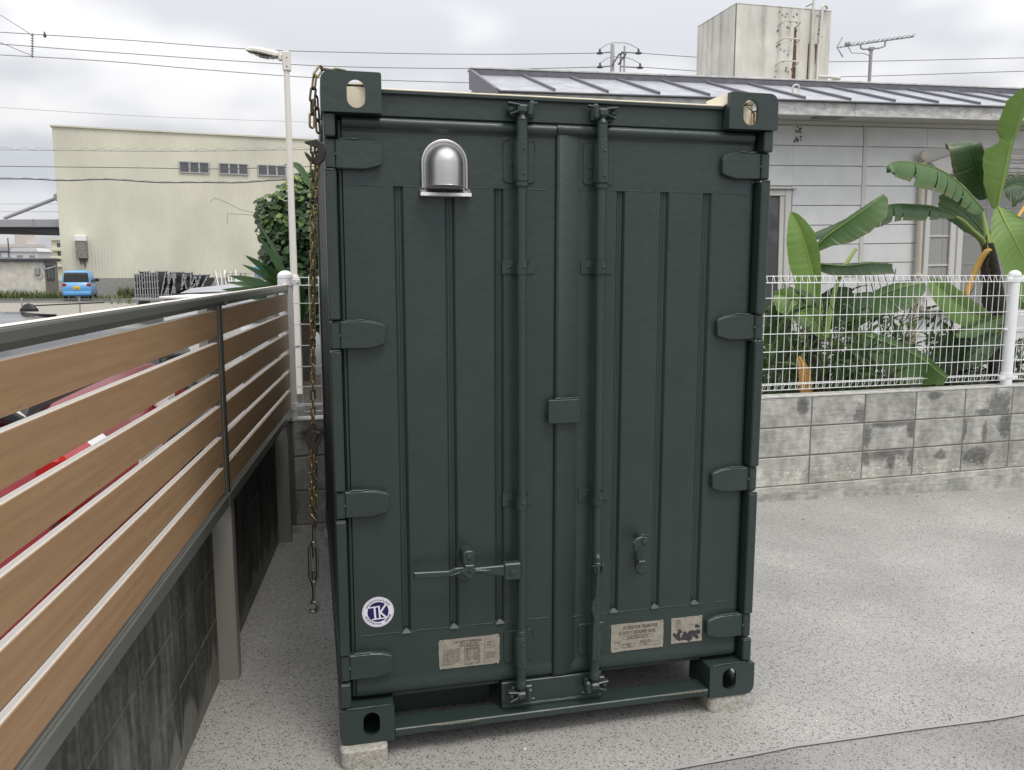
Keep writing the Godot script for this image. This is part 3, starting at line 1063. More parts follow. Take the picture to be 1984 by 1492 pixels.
	# cover plate over the meeting edges
	obj("cover_plate", MB.new().prism(rrect(.691, .800, 1.016, 1.095, .006), -.034, -.026, Transform3D(), .002).bb(.73, .79, 1.02, 1.09, -.052, -.0341), M.green, R)
	obj("weld_bead", bead([V(.716, 1.098, -.030), V(.797, 1.099, -.030)], .0042, 71), M.green, R)
	# left handle, lying
	var h := MB.new()
	h.prism([W2(.240, .543), W2(.345, .541), W2(.352, .545), W2(.372, .548), W2(.395, .549), W2(.440, .546), W2(.535, .527), W2(.535, .565), W2(.440, .564), W2(.395, .570), W2(.372, .569), W2(.352, .562), W2(.240, .566)], .006, .017, Transform3D(), .003)
	h.prism([W2(.350, .546), W2(.395, .551), W2(.440, .549), W2(.492, .555), W2(.440, .561), W2(.395, .562)], .017, .023, Transform3D(), .0025)
	h.bb(.532, .589, .514, .571, -.010, .022, .004)
	bolt(h, .558, .543, .024, .008)
	obj("door_handle", h, M.green, L)
	var kp := MB.new()
	kp.prism(rrect(.388, .438, .497, .618, .024), -.056, -.049, Transform3D(), .0015)
	kp.prism(rrect(.397, .437, .575, .623, .014), -.050, .018, Transform3D(), .003)
	kp.prism([W2(.402, .580), W2(.432, .580), W2(.430, .572), W2(.438, .562), W2(.437, .552), W2(.428, .543), W2(.424, .533), W2(.412, .532), W2(.404, .543), W2(.391, .552), W2(.390, .562), W2(.402, .571)], .019, .029, Transform3D(), .003)
	bolt(kp, .416, .604, .019, .009)
	obj("handle_catch", kp, M.green, L)
	obj("catch_hole", MB.new().lathe([W2(0, 0), W2(.0055, 0), W2(.0055, .0006), W2(0, .0006)], V(.416, .5555, .0288), Basis(V(1, 0, 0), PI / 2), 10), M.black, L)
	# right handle, hanging
	var rh := MB.new()
	rh.prism([W2(.8495, .545), W2(.8640, .545), W2(.8655, .470), W2(.8610, .455), W2(.8600, .425), W2(.8660, .395), W2(.8670, .345), W2(.8620, .330), W2(.8540, .200), W2(.8390, .200), W2(.8400, .330), W2(.8440, .345), W2(.8330, .385), W2(.8350, .402), W2(.8470, .430), W2(.8480, .470)], .008, .017, Transform3D(), .003)
	rh.bb(.8415, .8475, .508, .548, -.006, .020, .0025)
	rh.bb(.8665, .8725, .508, .548, -.006, .020, .0025)
	rh.lathe([W2(0, -.020), W2(.004, -.020), W2(.004, .020), W2(0, .020)], V(.857, .535, .013), Basis(V(0, 0, 1), PI / 2), 8)
	rh.lathe([W2(.008, 0), W2(.013, .004), W2(.013, .022), W2(.004, .034), W2(0, .035)], V(.857, .540, .002), Basis(), 10)
	obj("door_handle", rh, M.green, R)
	for q in [[.848, .398, .0045], [.8465, .412, .0022], [.8475, .380, .0022]]:
		obj("handle_hole", MB.new().lathe([W2(0, 0), W2(q[2], 0), W2(q[2], .0006), W2(0, .0006)], V(q[0], q[1], .0168), Basis(V(1, 0, 0), PI / 2), 10), M.black, R)
	var rk := MB.new()
	rk.prism(rrect(1.0135, 1.066, .470, .612, .024), -.052, -.045, Transform3D(), .0015)
	rk.prism([W2(.977, .604), W2(.990, .618), W2(1.010, .624), W2(1.030, .618), W2(1.036, .604), W2(1.030, .592), W2(1.012, .588), W2(1.000, .586), W2(.990, .571), W2(.983, .580), W2(.985, .592)], .004, .014, Transform3D(), .003)
	rk.bb(1.012, 1.030, .588, .618, -.046, .0045, .004)
	bolt(rk, 1.018, .606, .017, .009)
	rk.bb(1.008, 1.036, .518, .530, -.046, -.008, .003)
	rk.bb(1.008, 1.014, .530, .542, -.014, -.008, .002)
	obj("handle_catch", rk, M.green, R)
	# ventilator hood
	var fl := MB.new()
	var cu := .362
	var rr := .0715
	var ap := arc(W2(cu, 1.837), rr, 0, PI, 18)
	var flange := [W2(cu - rr, 1.761), W2(cu + rr, 1.761)] + ap
	fl.prism(flange, -.056, -.050, Transform3D(), .001)
	var pth := [V(cu + rr - .004, 1.762, -.048)]
	for q in arc(W2(cu, 1.837), rr - .004, 0, PI, 18): pth.append(V(q.x, q.y, -.048))
	pth.append(V(cu - rr + .004, 1.762, -.048))
	fl.tube(pth, .005, 8)
	var VH := obj("vent_hood", fl, M.steel, T)
	var dm := MB.new()
	var cap := func(rad: float, dep: float, f: float) -> Array:   # dome above, half round below
		var rs := []
		for j in 13:
			var a := PI * j / 12.0
			var row := []
			row.append(V(cu - cos(a) * rad, 1.765, -.052 + sin(a) * dep * f))
			row.append(V(cu - cos(a) * rad, 1.80, -.052 + sin(a) * dep * f))
			for i in 9:
				var e := PI * .5 * i / 8.0
				row.append(V(cu - cos(a) * rad * cos(e), 1.835 + rad * sin(e), -.052 + sin(a) * dep * f * cos(e)))
			rs.append(row)
		return rs
	dm.grid(cap.call(.0585, .080, 1.0), V(-1, 0, .1), true)
	dm.grid(cap.call(.0575, .0785, 1.0), V(1, 0, -.1), true)
	var lip := []
	for j in 13:
		var a := PI * j / 12.0
		lip.append(V(cu - cos(a) * .0585, 1.766, -.052 + sin(a) * .080))
	dm.tube(lip, .0018, 6)
	obj("hood_dome", dm, M.steel, VH)
	var tr := MB.new()
	tr.grid([[V(cu - .078, 1.762, -.0548), V(cu + .078, 1.762, -.0548)], [V(cu - .078, 1.760, -.050), V(cu + .078, 1.760, -.050)], [V(cu - .078, 1.747, -.020), V(cu + .078, 1.747, -.020)], [V(cu - .078, 1.737, -.018), V(cu + .078, 1.737, -.018)]], V(0, 1, 1))
	tr.bb(cu - .0785, cu + .0785, 1.7355, 1.7385, -.054, -.016, .001)
	tr.poly([V(cu - .078, 1.762, -.054), V(cu - .078, 1.747, -.020), V(cu - .078, 1.738, -.018), V(cu - .078, 1.738, -.054)], V(cu, 1.74, -.03))
	tr.poly([V(cu + .078, 1.762, -.054), V(cu + .078, 1.747, -.020), V(cu + .078, 1.738, -.018), V(cu + .078, 1.738, -.054)], V(cu, 1.74, -.03))
	obj("drip_tray", tr, M.steel, VH)
	# sticker
	var sk := MB.new().lathe([W2(0, 0), W2(.051, 0), W2(.051, .0008), W2(0, .0008)], V(0, 0, 0), Basis(V(1, 0, 0), PI / 2), 48, false)
	var sm := mat(1, 1, 1, .35)
	sm.albedo_texture = sticker_image()
	tri(sm, V(1.0 / .102, 1.0 / .102, 1.0 / .102))
	sm.uv1_offset = V(.5, .5, .5)
	obj("round_sticker", sk, sm, T, txf(Basis(V(0, 0, 1), .06), .130, .418, -.0546)).set_meta("label", "round white sticker with a blue T K monogram")
	# riveted plates
	var p1 := data_plate(T, .326, .532, .198, .299, "weathered safety approval plate on the left door")
	var z := -.0521
	lettering(p1, "CSC SAFETY APPROVAL", .378, .287, z, .0085, .094, true)
	lettering(p1, "USA/AB/7001/4031", .400, .275, z, .006, .058)
	frame_lines(p1, .396, .462, .270, .2805)
	var left_lines := ["D.C. MANUFACTURED", "IDENTIFICATION No.", "MAXIMUM GROSS MASS", "ALLOW. STACK. MASS", "RACKING TEST LOAD", "END PANEL TEST LOAD", "MFR. SERIAL No."]
	for i in 7: lettering(p1, left_lines[i], .339 - (.002 if i > 4 else 0.0), .262 - i * .0082, z, .0052, .058 if i < 6 else .04)
	frame_lines(p1, .412, .462, .262, .268)
	for k in 14:
		var row := int(k / 2.0)
		lettering(p1, ["7054 KG", "4536 LB", "10000 LB", "9180 KG", "33000 LB", "7300 KG", "1984"][row], .414 + (k % 2) * .026, .258 - row * .0063, z, .0046, .021)
	frame_lines(p1, .411, .463, .2105, .260)
	lettering(p1, "GROSS MASS LOAD", .411, .2055, z, .0045, .05)
	obj("printed_rule", MB.new().bb(.4795, .4805, .205, .286, -.0523, -.0518).bb(.482, .488, .2855, .2863, -.0523, -.0518), M.ink, p1)
	for q in [["OWNER", .276, .02], ["SERIAL", .2685, .018], ["EXAMINATION", .238, .032], ["DATE OF NEXT", .230, .033], ["MAINTENANCE", .222, .03]]: lettering(p1, q[0], .485, q[1], z, .0046, q[2])
	frame_lines(p1, .484, .516, .256, .264)
	var RP := T
	var p2 := data_plate(RP, .929, 1.125, .191, .291, "customs seal plate with two lines of capitals")
	lettering(p2, "OCVED FOR TRANSPOR", .974, .276, z, .0125, .128, true)
	lettering(p2, "U DER CUSTOMS SEAL", .960, .2575, z, .0125, .136, true)
	lettering(p2, "USA/700H-LN/93", .990, .2395, z, .010, .078)
	frame_lines(p2, .973, 1.083, .2335, .246)
	lettering(p2, "MANUF. No.", 1.038, .222, z, .0065, .042)
	frame_lines(p2, 1.037, 1.112, .2045, .2165)
	lettering(p2, "CM", 1.048, .2105, z, .009, .013)
	lettering(p2, "TYPE", .945, .223, z, .006, .018)
	lettering(p2, "No.", .945, .203, z, .005, .01)
	lettering(p2, "7 '92", .972, .2105, z, .0105, .032)
	frame_lines(p2, .968, 1.017, .203, .2175)
	var p3 := data_plate(RP, 1.155, 1.273, .198, .292, "scraped plate with black paint remains")
	var q := RandomNumberGenerator.new()
	q.seed = 8
	var chips := MB.new()
	for k in 70:
		var x := 1.166 + q.randf() * .096
		var y := .208 + q.randf() * (.030 if x > 1.19 else .055)
		if x > 1.25: y = .212 + q.randf() * .05
		var a := q.randf_range(.003, .0105)
		var pts := []
		for i in 6: pts.append(W2(x, y) + Vector2.from_angle(i * TAU / 6) * a * q.randf_range(.5, 1.2))
		chips.prism(pts, -.0523, -.0519 + k * .000004)
	var ch := obj("paint_remains", chips, M.chip, p3)
	ch.set_meta("kind", "stuff")
	for i in 5: lettering(p3, ["CUBIC", "TARE", "NET", "WEIGHT", "CAPACITY"][i], 1.172, .282 - i * .0085, z, .0048, .02)
	lettering(p3, "KG LB CU FT", 1.226, .262, z, .004, .03)

func build_pads() -> void:
	var rows := [[-.490, -2.548, "pale concrete pad under the container's front left corner"], [.762, -2.890, "pale concrete pad under the container's front right corner"], [-1.02, -4.70, "pale concrete pad under the container's back left corner"], [.236, -5.03, "pale concrete pad under the container's back right corner"]]
	for r in rows:
		var low := -.02
		var m := MB.new()
		m.prism(rrect(-.075, .075, -.085, .075, .022), 0.0, .0615 - low, Transform3D(Basis(V(1, 0, 0), -PI / 2), V(0, low, 0)), .006)
		tag(obj("concrete_pad", m, M.block_pad, self, txf(Basis(V(0, 1, 0), .2369), r[0], 0, r[1])), r[2], "concrete block", "concrete pads under the container")

func link_mesh(len: float, wid: float, r: float) -> ArrayMesh:
	var pts := []
	var a := wid * .5 - r
	var l := len * .5 - r - a
	for i in 7: pts.append(V(cos(PI * i / 6.0) * a, l + sin(PI * i / 6.0) * a, 0))
	for i in 7: pts.append(V(-cos(PI * i / 6.0) * a, -l - sin(PI * i / 6.0) * a, 0))
	return MB.new().ring(pts, r, 6).mesh()

func grab_hook() -> ArrayMesh:
	var pts := [W2(-.012, .030), W2(.004, .034), W2(.020, .022), W2(.027, 0), W2(.022, -.024), W2(.006, -.038), W2(-.016, -.034), W2(-.030, -.012), W2(-.033, .000), W2(-.024, -.006), W2(-.014, -.018), W2(-.002, -.018), W2(.006, -.006), W2(.004, .008), W2(-.010, .014), W2(-.030, .022), W2(-.033, .027)]
	return MB.new().prism(pts, -.008, .008, Transform3D(), .002).mesh()

func build_chain() -> void:
	var C := thing("lashing_chain", "brass coloured lashing chain with turnbuckle hanging at the container's left corner", "chain", V(-.547, .062, -2.482), .2369)
	var big := link_mesh(.050, .021, .0034)
	var small := link_mesh(.037, .0185, .0030)
	var q := RandomNumberGenerator.new()
	q.seed = 40
	var hang := func(path: Array, mesh: ArrayMesh, pitch: float, m1: Material, m2: Material, turn0: float) -> void:
		var i := 0
		var s := 0
		var along := 0.0
		while s < path.size() - 1:
			var a: Vector3 = path[s]
			var b: Vector3 = path[s + 1]
			var l := a.distance_to(b)
			while along < l:
				var p := a.lerp(b, along / l)
				var yv := (a - b).normalized()
				var zv := V(0, 0, 1)
				if absf(yv.z) > .8: zv = V(1, 0, 0)
				var xv := yv.cross(zv).normalized()
				zv = xv.cross(yv).normalized()
				var B := Basis(xv, yv, zv) * Basis(V(0, 1, 0), turn0 + (PI / 2 if i % 2 else 0.0) + q.randf_range(-.22, .22))
				obj("chain_link", mesh, m1 if q.randf() < .7 else m2, C, Transform3D(B, p))
				i += 1
				along += pitch
			along -= l
			s += 1
	# over the corner casting, then down
	hang.call([V(.055, 2.091, -.06), V(.0, 2.092, -.035), V(-.017, 2.066, -.02), V(-.026, 2.00, -.01), V(-.030, 1.915, 0)], big, .037, M.bronze, M.zinc, .5)
	hang.call([V(-.014, 2.0, -.05), V(-.012, 1.90, -.02)], big, .037, M.bronze, M.bronze, .9)
	obj("grab_hook", grab_hook(), M.hook, C, txf(Basis(V(0, 1, 0), -.25), -.020, 1.852, .012))
	hang.call([V(-.029, 1.86, .012), V(-.040, 1.55, .012), V(-.055, 1.03, .015)], small, .0255, M.zinc, M.bronze, .25)
	hang.call([V(-.012, 1.865, .0), V(-.020, 1.80, .0), V(-.038, 1.55, .0), V(-.047, 1.30, .004)], small, .0255, M.zinc, M.zinc, 1.2)
	obj("grab_hook", grab_hook(), M.hook, C, txf(Basis(V(0, 1, 0), PI * .85) * Basis.from_scale(V(.8, .8, .8)), -.057, 1.012, .02))
	hang.call([V(-.063, .995, .014), V(-.068, .775, .014), V(-.060, .765, .018)], small, .0255, M.zinc, M.bronze, .2)
	hang.call([V(-.050, 1.0, .010), V(-.058, .745, .010)], small, .0255, M.bronze, M.zinc, .9)
	# turnbuckle
	var tb := MB.new()
	for s in [-1, 1]:
		tb.tube([V(-.066 + s * .004, .683, .012), V(-.0665 + s * .0115, .668, .012), V(-.068 + s * .0115, .580, .012), V(-.069 + s * .004, .562, .012)], .0048, 8)
	tb.lathe([W2(0, 0), W2(.0075, 0), W2(.0075, .014), W2(.005, .018), W2(0, .018)], V(-.066, .676, .012), Basis(), 10)
	tb.lathe([W2(0, 0), W2(.0075, 0), W2(.0075, .014), W2(.005, .018), W2(0, .018)], V(-.0692, .550, .012), Basis(), 10)
	obj("turnbuckle", tb, M.chrome, C)
	obj("threaded_rod", MB.new().tube([V(-.0625, .748, .012), V(-.066, .64, .012)], .0050, 8), M.chrome, C)
	obj("threaded_rod", MB.new().tube([V(-.068, .600, .012), V(-.0705, .505, .012)], .0050, 8), M.chrome, C)
	var hk := []
	for i in 12: hk.append(V(-.0715 + sin(-.6 + i * .44) * .012, .482 + cos(-.6 + i * .44) * .016, .012))
	obj("end_hook", MB.new().tube([V(-.0705, .507, .012)] + hk, .0062, 8), M.chrome, C)
	# scrap of brass wire in the right casting's hole
	var S := MB.new().tube([V(1.352, 2.052, -.012), V(1.356, 2.036, -.008), V(1.366, 2.040, -.006), V(1.372, 2.05, -.01)], .002, 6).tube([V(1.356, 2.036, -.008), V(1.372, 2.028, -.010), V(1.382, 2.015, -.014), V(1.384, 1.992, -.02)], .0022, 6)
	tag(obj("brass_wire", S, M.zinc, self, txf(Basis(V(0, 1, 0), .2369), -.547, .062, -2.482)), "twist of brass wire caught in the upper right corner hole", "wire")

# ---------------------------------------------------------------- ground, walls, fences
func ground_y(x: float) -> float:
	var k := [[-1000.0, 0.0], [0.95, 0.0], [1.76, -.055], [4.03, -.118], [8.0, -.19], [1000.0, -.19]]
	for i in k.size() - 1:
		if x <= k[i + 1][0]: return lerpf(k[i][1], k[i + 1][1], (x - k[i][0]) / (k[i + 1][0] - k[i][0]))
	return -.19

func sheet(pts_fn: Callable, xs: Array, lift: float) -> MB:   # rows across x; pts_fn(x) gives [z_near, z_far]
	var rows := []
	for x in xs:
		var z: Array = pts_fn.call(x)
		var row := []
		for i in 5: row.append(V(x, ground_y(x) + lift, lerpf(z[0], z[1], i / 4.0)))
		rows.append(row)
	return MB.new().grid(rows, V(0, 1, 0))

func build_ground() -> void:
	var xs := [-900.0, -60.0, 0.95, 1.76, 4.03, 8.0, 60.0, 900.0]
	struct("ground", sheet(func(_x): return [60.0, -1200.0], xs, -.008), M.earth)
	# the yard slab in two pours; the joint runs from the lower middle to the right
	var wall_z := func(x: float) -> float: return -4.853 - .285 * (x + 1.31)
	var jp := [[-.5, -2.205], [.172, -2.371], [.507, -2.459], [.776, -2.536], [1.064, -2.627], [1.464, -2.760], [1.905, -2.897], [2.685, -3.110], [4.03, -3.46], [12.0, -5.5]]
	var joint := func(x: float) -> float:
		for i in jp.size() - 1:
			if x <= jp[i + 1][0]: return lerpf(jp[i][1], jp[i + 1][1], (x - jp[i][0]) / (jp[i + 1][0] - jp[i][0]))
		return -5.5
	var ys := [-1.7, -1.2, -.5, .172, .507, .776, .95, 1.064, 1.464, 1.76, 1.905, 2.685, 4.03, 6.0, 8.0, 12.0]
	struct("yard_pavement", sheet(func(x): return [joint.call(x) - .0 if x > -.5 else 6.0, wall_z.call(x)], [-1.7, -1.2, -.5001], 0.0), M.yard)
	struct("yard_pavement", sheet(func(x): return [joint.call(x), wall_z.call(x)], ys.slice(2), .0), M.yard)
	struct("yard_pavement", sheet(func(x): return [6.0, joint.call(x)], ys.slice(2), -.003), M.yard2)
	struct("expansion_joint", sheet(func(x): return [joint.call(x) + .010, joint.call(x) - .004], ys.slice(2), .0025), M.joint)
	struct("gravel_lot", sheet(func(_x): return [-22.0, -39.0], [-60.0, -20.0, -4.0, 12.0], -.006), M.gravel)
	# soil of the planted strip behind the block wall
	struct("garden_soil", MB.new().box(V(0, .10, -1.9), V(26, .8, 3.5), 0.0), M.soil, txf(Basis(V(0, 1, 0), .2777), 10.3, 0, -8.20))

func build_grit() -> void:   # chips and crumbs lying on the slab
	var q := RandomNumberGenerator.new()
	q.seed = 64
	for k in 2:
		var m := MB.new()
		for i in (90 if k == 0 else 140):
			var x := q.randf_range(-1.0, 4.2)
			var zf := -4.9 - .285 * (x + 1.31)
			var z := lerpf(-2.0, zf, q.randf()) if i % 3 else zf + absf(q.randfn(0, .10)) + .02
			if x < -1.0 + .14 * (-2.9 - z): continue
			var s := q.randf_range(.002, .0065)
			var pts := []
			for e in 5: pts.append(W2(cos(e * TAU / 5) * s, sin(e * TAU / 5) * s * q.randf_range(.5, 1.0)))
			m.prism(pts, .0, s * .5, Transform3D(Basis(V(0, 1, 0), q.randf() * TAU) * Basis(V(1, 0, 0), -PI / 2), V(x, ground_y(x) + .0005, z)))
		tag(obj(["pale_chips", "dark_crumbs"][k], m, [M.white, M.spot][k]), ["pale chips scattered over the grey slab", "dark crumbs scattered over the grey slab"][k], "grit", "", "stuff")

func build_block_wall() -> void:
	var ang := .2777
	var T := thing("block_wall", "grey concrete block wall behind the container with damp patches, below the white mesh fence", "wall", V(-1.31, 0, -4.853), ang)
	obj("wall_core", MB.new().bb(-.02, 9.2, .04, .676, -.115, -.006), M.mortar, T)
	var ys := [.045, .257, .469, .680]
	var j0 := 3.58 - .4465 * 8
	var q := RandomNumberGenerator.new()
	q.seed = 12
	for r in 3:
		for k in range(-1, 21):
			var a: float = maxf(j0 + k * .4465, -.02)
			var b: float = minf(j0 + (k + 1) * .4465, 9.2)
			if b - a < .03: continue
			var e := q.randf_range(-.0012, .0012)
			obj("concrete_block", MB.new().bb(a + .0045, b - .0045, ys[r] + .0045, ys[r + 1] - (.0045 if r < 2 else .001), -.112, e, .004), M.wall_blocks[q.randi() % 4], T)
	obj("coping", MB.new().bb(-.025, 9.2, .681, .692, -.122, .0025, .002), M.coping, T)
	obj("footing", MB.new().bb(-.02, 9.2, -.4, .044, -.13, .012, .004), M.wall_block, T)

func bent_wire(x: float, r: float) -> MB:
	var p := [V(x, 1.479, .027), V(x, 1.487, .029), V(x, 1.531, .006), V(x, 1.532, .0), V(x, 1.50, -.003), V(x, 1.46, .0), V(x, .80, .0), V(x, .745, -.003), V(x, .727, .0), V(x, .728, .006), V(x, .769, .028), V(x, .776, .026)]
	return MB.new().tube(p, r, 5, false)

func build_mesh_fence() -> void:
	var T := thing("mesh_fence", "white welded wire mesh fence standing on the grey block wall", "fence", V(-1.31, 0, -4.853) - V(.2741, 0, .9617) * .055, .2777)
	var posts := [.0, 2.672, 5.345, 8.02]
	for pk in 2:
		var post := MB.new()
		post.lathe([W2(.041, .692), W2(.041, 1.522), W2(.046, 1.523), W2(.046, 1.533), W2(.044, 1.545), W2(.034, 1.558), W2(.018, 1.567), W2(0, 1.570)], Vector3.ZERO, Basis(), 20)
		for y in [.775, 1.508]: post.lathe([W2(.041, y - .028), W2(.0455, y - .026), W2(.0455, y + .012), W2(.041, y + .014)], Vector3.ZERO, Basis(), 20)
		for s in ([1] if pk == 0 else [-1, 1]):
			for y in [.75, 1.503]:
				post.bb(s * .046 - .012 * s, s * .085, y - .017, y + .017, .008, .028, .003)
				bolt(post, s * .066, y, .030, .008)
			post.lathe([W2(.004, -.012), W2(.030, -.010), W2(.030, .010), W2(.004, .012)], V(s * .040, 1.12, .0), Basis.from_scale(V(.9, .5, .5)), 10)
		var pm := post.mesh()
		for x in (posts.slice(0, 1) if pk == 0 else posts.slice(1)): obj("fence_post", pm, M.white_wire, T, at(x, 0, 0))
	var wm := bent_wire(0, .0025).mesh()
	for s in 3:
		var x0: float = posts[s]
		for k in 46:
			var x := x0 + .076 + k * .0560
			if x > posts[s + 1] - .055: break
			obj("upright_wire", wm, M.white_wire, T, at(x, 0, 0))
		var hw := MB.new().tube([V(x0 + .045, 0, 0), V(posts[s + 1] - .045, 0, 0)], .0031, 6).mesh()
		for q in [[1.377, .006], [1.254, .006], [1.128, .006], [1.002, .006], [.882, .006], [1.528, .0], [1.483, .030], [1.483, -.025], [.730, .0], [.772, .030], [.772, -.025]]:
			obj("level_wire", hw, M.white_wire, T, at(0, q[0], q[1]))

func slat_mesh(a: float, b: float, y0: float, y1: float) -> ArrayMesh:
	var am := MB.new().bb(a, b, y0 + .0012, y1 - .0012, -.003, 0.0, .001).mesh()
	return MB.new().bb(a, b, y0, y1, -.0205, -.0031, .0015).mesh(am)

func build_slat_fence() -> void:
	var ang := 1.7077
	var o := V(-1.05, 0, -2.996)
	var T := thing("slat_fence", "aluminium fence of wide wood-grained boards beside the container", "fence", o, ang)
	var panels := [[-4.02, -2.075], [-2.0, -.052], [.032, 1.975]]
	for pi in 3:
		var p: Array = panels[pi]
		for i in 6:
			var y1 := 1.434 - i * .1135
			obj("slat", slat_mesh(p[0], p[1], y1 - .0925, y1), [M.wood, M.board_core], T)
		for e in [[p[0] - .033, p[0] - .001], [p[1] + .001, p[1] + .034]]:
			obj("stile", MB.new().bb(e[0], e[1], .744, 1.452, -.034, .003, .002), M.alu_dark, T)
		obj("stile_cover", MB.new().bb(p[1] + .006, p[1] + .010, .75, 1.45, .0035, .006), M.alu, T)
		var e0: float = p[0] - .036
		var e1: float = p[1] + .036
		obj("bottom_rail", MB.new().bb(e0, e1, .712, .757, -.036, .006, .003).bb(e0, e1, .7572, .763, -.034, .0, .002), M.alu, T)
		# capping rail with a rounded top
		var rows := []
		var a0: float = e0 + (.10 if pi > 0 else 0.0)
		var a1: float = e1 + (.10 if pi < 2 else .07)
		for q in [W2(-.026, 1.4475), W2(-.026, 1.480), W2(-.0245, 1.4850), W2(-.020, 1.4870), W2(.002, 1.4870), W2(.0065, 1.4850), W2(.0085, 1.480), W2(.0080, 1.462), W2(.0, 1.4475), W2(-.026, 1.4475)]:
			rows.append([V(a0 + .0006, q.y, q.x), V(a1 - .0006, q.y, q.x)])
		var rm := MB.new().grid(rows, V(0, 0, -1))
		for xx in [a0 + .0006, a1 - .0006]:
			var ring := []
			for rr in rows: ring.append(V(xx, rr[0].y, rr[0].z))
			rm.poly(ring.slice(0, 9), V((a0 + a1) * .5, 1.47, -.01))
		obj("capping_rail", rm, M.alu, T)
		obj("rail_top_highlight", MB.new().bb(a0 + .001, a1 - .023, 1.4871, 1.4888, -.0195, .0045, .0006), M.board_core, T)  # thin pale strip paints in the sky highlight along the rail top
		obj("rail_sleeve", MB.new().bb(a1 - .022, a1 + .020, 1.446, 1.4885, -.0275, .0100, .005), M.alu, T)
	for u in [-2.10, .048, 1.70]:
		obj("fence_post", MB.new().bb(u, u + .060, -.05, .7105, -.088, -.003, .003).bb(u, u + .060, .7106, 1.445, -.088, -.040, .003), M.post_grey, T)
	obj("rail_end", MB.new().bb(2.08, 2.10, 1.442, 1.4895, -.029, .0115, .004), M.alu, T)
	obj("drain_clip", MB.new().bb(.185, .192, .665, .695, -.074, -.060, .001).bb(.185, .192, .690, .697, -.060, -.045, .001), M.alu, T)
	# the blackened wall beneath
	var B := thing("boundary_wall", "low mould-blackened block wall under the slatted fence", "wall", o, ang)
	obj("wall_core", MB.new().bb(-4.5, 1.86, -.2, .690, -.195, -.083), M.mortar, B)
	var q := RandomNumberGenerator.new()
	q.seed = 3
	for r in 4:
		var y0: float = [-.15, .045, .258, .470][r]
		var y1: float = [.045, .258, .470, .692][r]
		for k in 16:
			var a := -4.5 + k * .4
			var b := minf(a + .4, 1.86)
			if b - a < .03: continue
			obj("concrete_block", MB.new().bb(a + .0012, b - .0012, y0 + .0012, y1 - .0012, -.19, -.0755 + q.randf_range(-.001, .001), .003), M.mould_block, B)

# ---------------------------------------------------------------- cars behind the fence
func car_loft(st: Array, n := 9) -> MB:   # stations [x, y_low, y_high, half width, tumblehome]
	var rows := []
	for s in st:
		var row := []
		var yl: float = s[1]
		var yh: float = s[2]
		var w: float = s[3]
		var tk: float = s[4]
		for q in [[0.0, 0.0], [.80, 0.0], [.95, .06], [1.0, .25], [.99, .55], [.965 - tk * .5, .80], [.90 - tk, .95], [.70 - tk, 1.0], [0.0, 1.012]]:
			row.append(V(s[0], lerpf(yl, yh, q[1]), -w * q[0]))
		for i in range(7, -1, -1): row.append(V(row[i].x, row[i].y, -row[i].z))
		rows.append(row)
	var m := MB.new().grid(rows, V(0, -1, 0), true)
	for e in [0, rows.size() - 1]:
		var mid: Vector3 = rows[rows.size() / 2][0]
		mid.y = (st[0][1] + st[0][2]) * .5
		var r: Array = rows[e]
		var c := V(st[e][0], (st[e][1] + st[e][2]) * .5, 0)
		for i in r.size() - 1: m.poly([c, r[i], r[i + 1]], mid)
	return m

func wheel_meshes() -> Array:
	var tyre := MB.new().lathe([W2(.20, -.085), W2(.27, -.085), W2(.285, -.07), W2(.285, .07), W2(.27, .085), W2(.20, .085)], Vector3.ZERO, Basis(V(1, 0, 0), PI / 2), 24).mesh()
	var rim := MB.new().lathe([W2(0, -.06), W2(.05, -.065), W2(.06, -.05), W2(.17, -.06), W2(.20, -.08), W2(.20, .08), W2(.17, .06), W2(.06, .05), W2(.05, .065), W2(0, .06)], Vector3.ZERO, Basis(V(1, 0, 0), PI / 2), 20).mesh()
	return [tyre, rim]

func add_wheels(T: Node3D, x0: float, x1: float, hw: float) -> void:
	var w := wheel_meshes()
	for x in [x0, x1]:
		for s in [-1, 1]:
			var t := obj("wheel", w[0], M.rubber, T, at(x, .285, s * (hw - .09)))
			obj("rim", w[1], M.silver, t)

